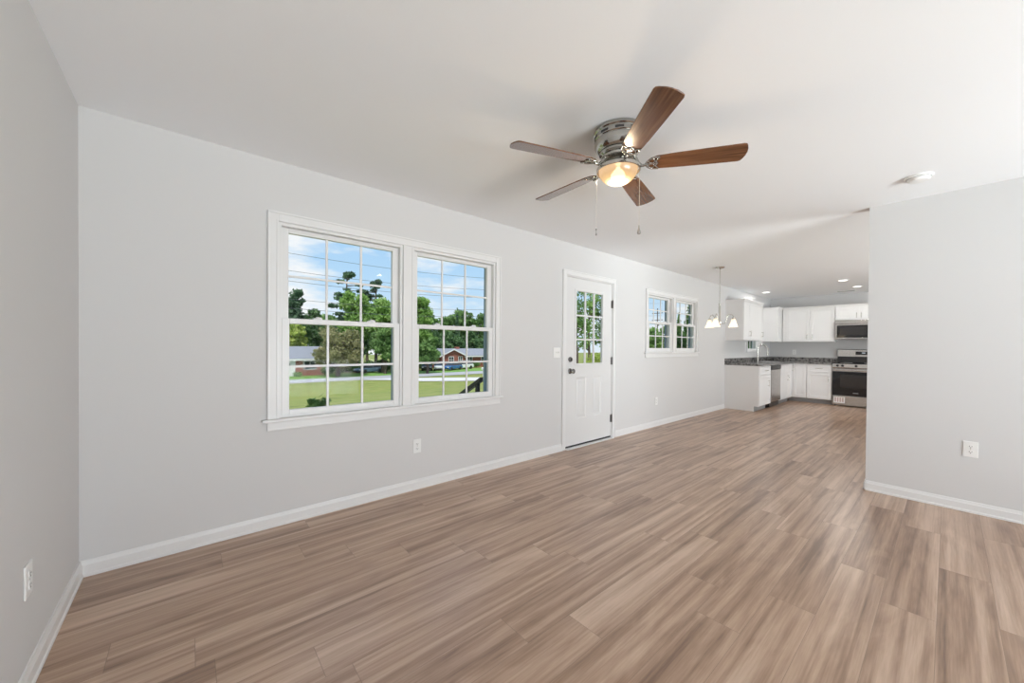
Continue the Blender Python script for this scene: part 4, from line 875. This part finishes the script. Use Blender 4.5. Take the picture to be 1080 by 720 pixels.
MB().box(15.42, 15.62, 55.55, 55.75, 0, 2.2).build('corner_post', M['trim'], hl)
hrr = empty('brick_house', (0, 0, gz(60))); tag(hrr, 'red brick house with white-edged front gable, right beyond the street', 'house')
MB().box(36.6, 42.0, 60, 67, 0, 2.45).prism([(36.6, 2.45), (42.0, 2.45), (39.3, 3.62)], 1, 60, 67).build('gable_wall', M['brick'], hrr)
MB().box(42.0, 58, 61.5, 69.5, 0, 2.4).build('wall', M['brick'], hrr)
gr_ = MB().prism([(36.1, 2.22), (39.3, 3.62), (42.5, 2.22), (42.5, 2.40), (39.3, 3.80), (36.1, 2.40)], 1, 59.6, 66); gr_.build('gable_roof', M['roof'], hrr)
gable_roof(40.0, 58, 61.5, 69.5, 2.4, 3.62).build('roof', M['roof'], hrr)
MB().prism([(36.1, 2.14), (39.3, 3.54), (42.5, 2.14), (42.5, 2.38), (39.3, 3.78), (36.1, 2.38)], 1, 59.52, 59.59).build('rake_board', M['trim'], hrr)
MB().box(42.6, 58.3, 61.0, 61.07, 2.1, 2.34).build('fascia', M['trim'], hrr)
house_window(hrr, 38.4, 39.4, 1.1, 2.2, 60); house_window(hrr, 40.6, 41.4, 1.1, 2.2, 60)
house_window(hrr, 43.6, 44.8, 1.0, 2.1, 61.5); house_window(hrr, 47.2, 48.6, 1.0, 2.1, 61.5)
MB().box(43.3, 44.1, 65.2, 66.0, 3.0, 4.15).build('chimney', M['brick'], hrr)

def mailbox(x_, y_, label):
    m_ = empty('mailbox', (x_, y_, gz(y_))); tag(m_, label, 'mailbox')
    MB().box(-.06, .06, -.06, .06, 0, 1.05).build('post', M['trim'], m_)
    MB().prism([(-.16, 1.05), (.16, 1.05), (.16, 1.22), (.11, 1.31), (0, 1.35), (-.11, 1.31), (-.16, 1.22)], 1, -.28, .28).build('box', M['trim'], m_)
mailbox(32.4, 40.6, 'white mailbox on a post beside the white drive'); mailbox(14.2, 50.9, 'white mailbox on the verge before the left house')

# ------------------------------------------------------------------ outside: parked cars
def car(x_, y_, rz, paint, label, tall=1.5):
    c = empty('car', (x_, y_, gz(y_)), rz); tag(c, label, 'car'); L, Wc = 4.5, 1.8; k = tall / 1.5
    body = MB()
    prof = [(0, .28), (0, .72), (.25, .82), (1.1, .92), (4.2, .95), (4.48, .80), (4.5, .30)]
    body.prism([(u - L / 2, v * k) for u, v in prof], 1, -Wc / 2, Wc / 2)
    body.build('body', paint, c, bevel=.08)
    cab = MB(); lo = [(-1.15, .93 * k), (2.05, .94 * k)]; hi = [(-.40, 1.46 * k), (1.45, 1.46 * k)]
    v_ = [(lo[0][0], -Wc / 2 + .05, lo[0][1]), (lo[1][0], -Wc / 2 + .05, lo[1][1]), (lo[1][0], Wc / 2 - .05, lo[1][1]), (lo[0][0], Wc / 2 - .05, lo[0][1]),
          (hi[0][0], -Wc / 2 + .22, hi[0][1]), (hi[1][0], -Wc / 2 + .22, hi[1][1]), (hi[1][0], Wc / 2 - .22, hi[1][1]), (hi[0][0], Wc / 2 - .22, hi[0][1])]
    cab.add(v_, [(0, 3, 2, 1), (4, 5, 6, 7), (0, 1, 5, 4), (1, 2, 6, 5), (2, 3, 7, 6), (3, 0, 4, 7)]); cab.build('cabin_glass', M['carglass'], c)
    MB().box(hi[0][0] - .05, hi[1][0] + .05, -Wc / 2 + .2, Wc / 2 - .2, 1.45 * k, 1.52 * k).build('roof', paint, c, bevel=.03)
    for wx in (-1.45, 1.4):
        for s in (-1, 1):
            n = 18; yy = s * (Wc / 2 - .10)
            MB().loft([[(wx + .34 * math.cos(2 * math.pi * q / n), yy + dd, .34 + .34 * math.sin(2 * math.pi * q / n)) for q in range(n)] for dd in (-.11, .115)]).build('wheel', M['rubber'], c)
    MB().box(-L / 2 - .01, -L / 2 + .05, -.82, -.5, .58 * k, .72 * k).box(-L / 2 - .01, -L / 2 + .05, .5, .82, .58 * k, .72 * k).build('headlights', M['plate'], c)
    MB().box(-L / 2 - .03, -L / 2 + .04, -.8, .8, .30 * k, .46 * k).build('bumper', M['black'], c)
    return c
CP = {k: pm('car_paint_' + k, c, .25, 0, .6, vary=.02) for k, c in {'black': (.02, .022, .025), 'silver': (.62, .64, .66), 'blue': (.03, .13, .38), 'white': (.80, .80, .80), 'slate': (.12, .2, .3)}.items()}
car(32.4, 57.4, R(60), CP['black'], 'black car at the left end of the row of parked cars')
car(34.3, 56.6, R(62), CP['silver'], 'silver car second from the left in the parked row')
car(36.4, 55.6, R(25), CP['blue'], 'blue car parked in front of the brick gable', 1.4)
car(39.4, 56.8, R(12), CP['white'], 'white car parked at the right end of the row', 1.55)
car(22.0, 57.0, R(20), CP['slate'], 'blue-grey car parked under the bright green trees', 1.35)
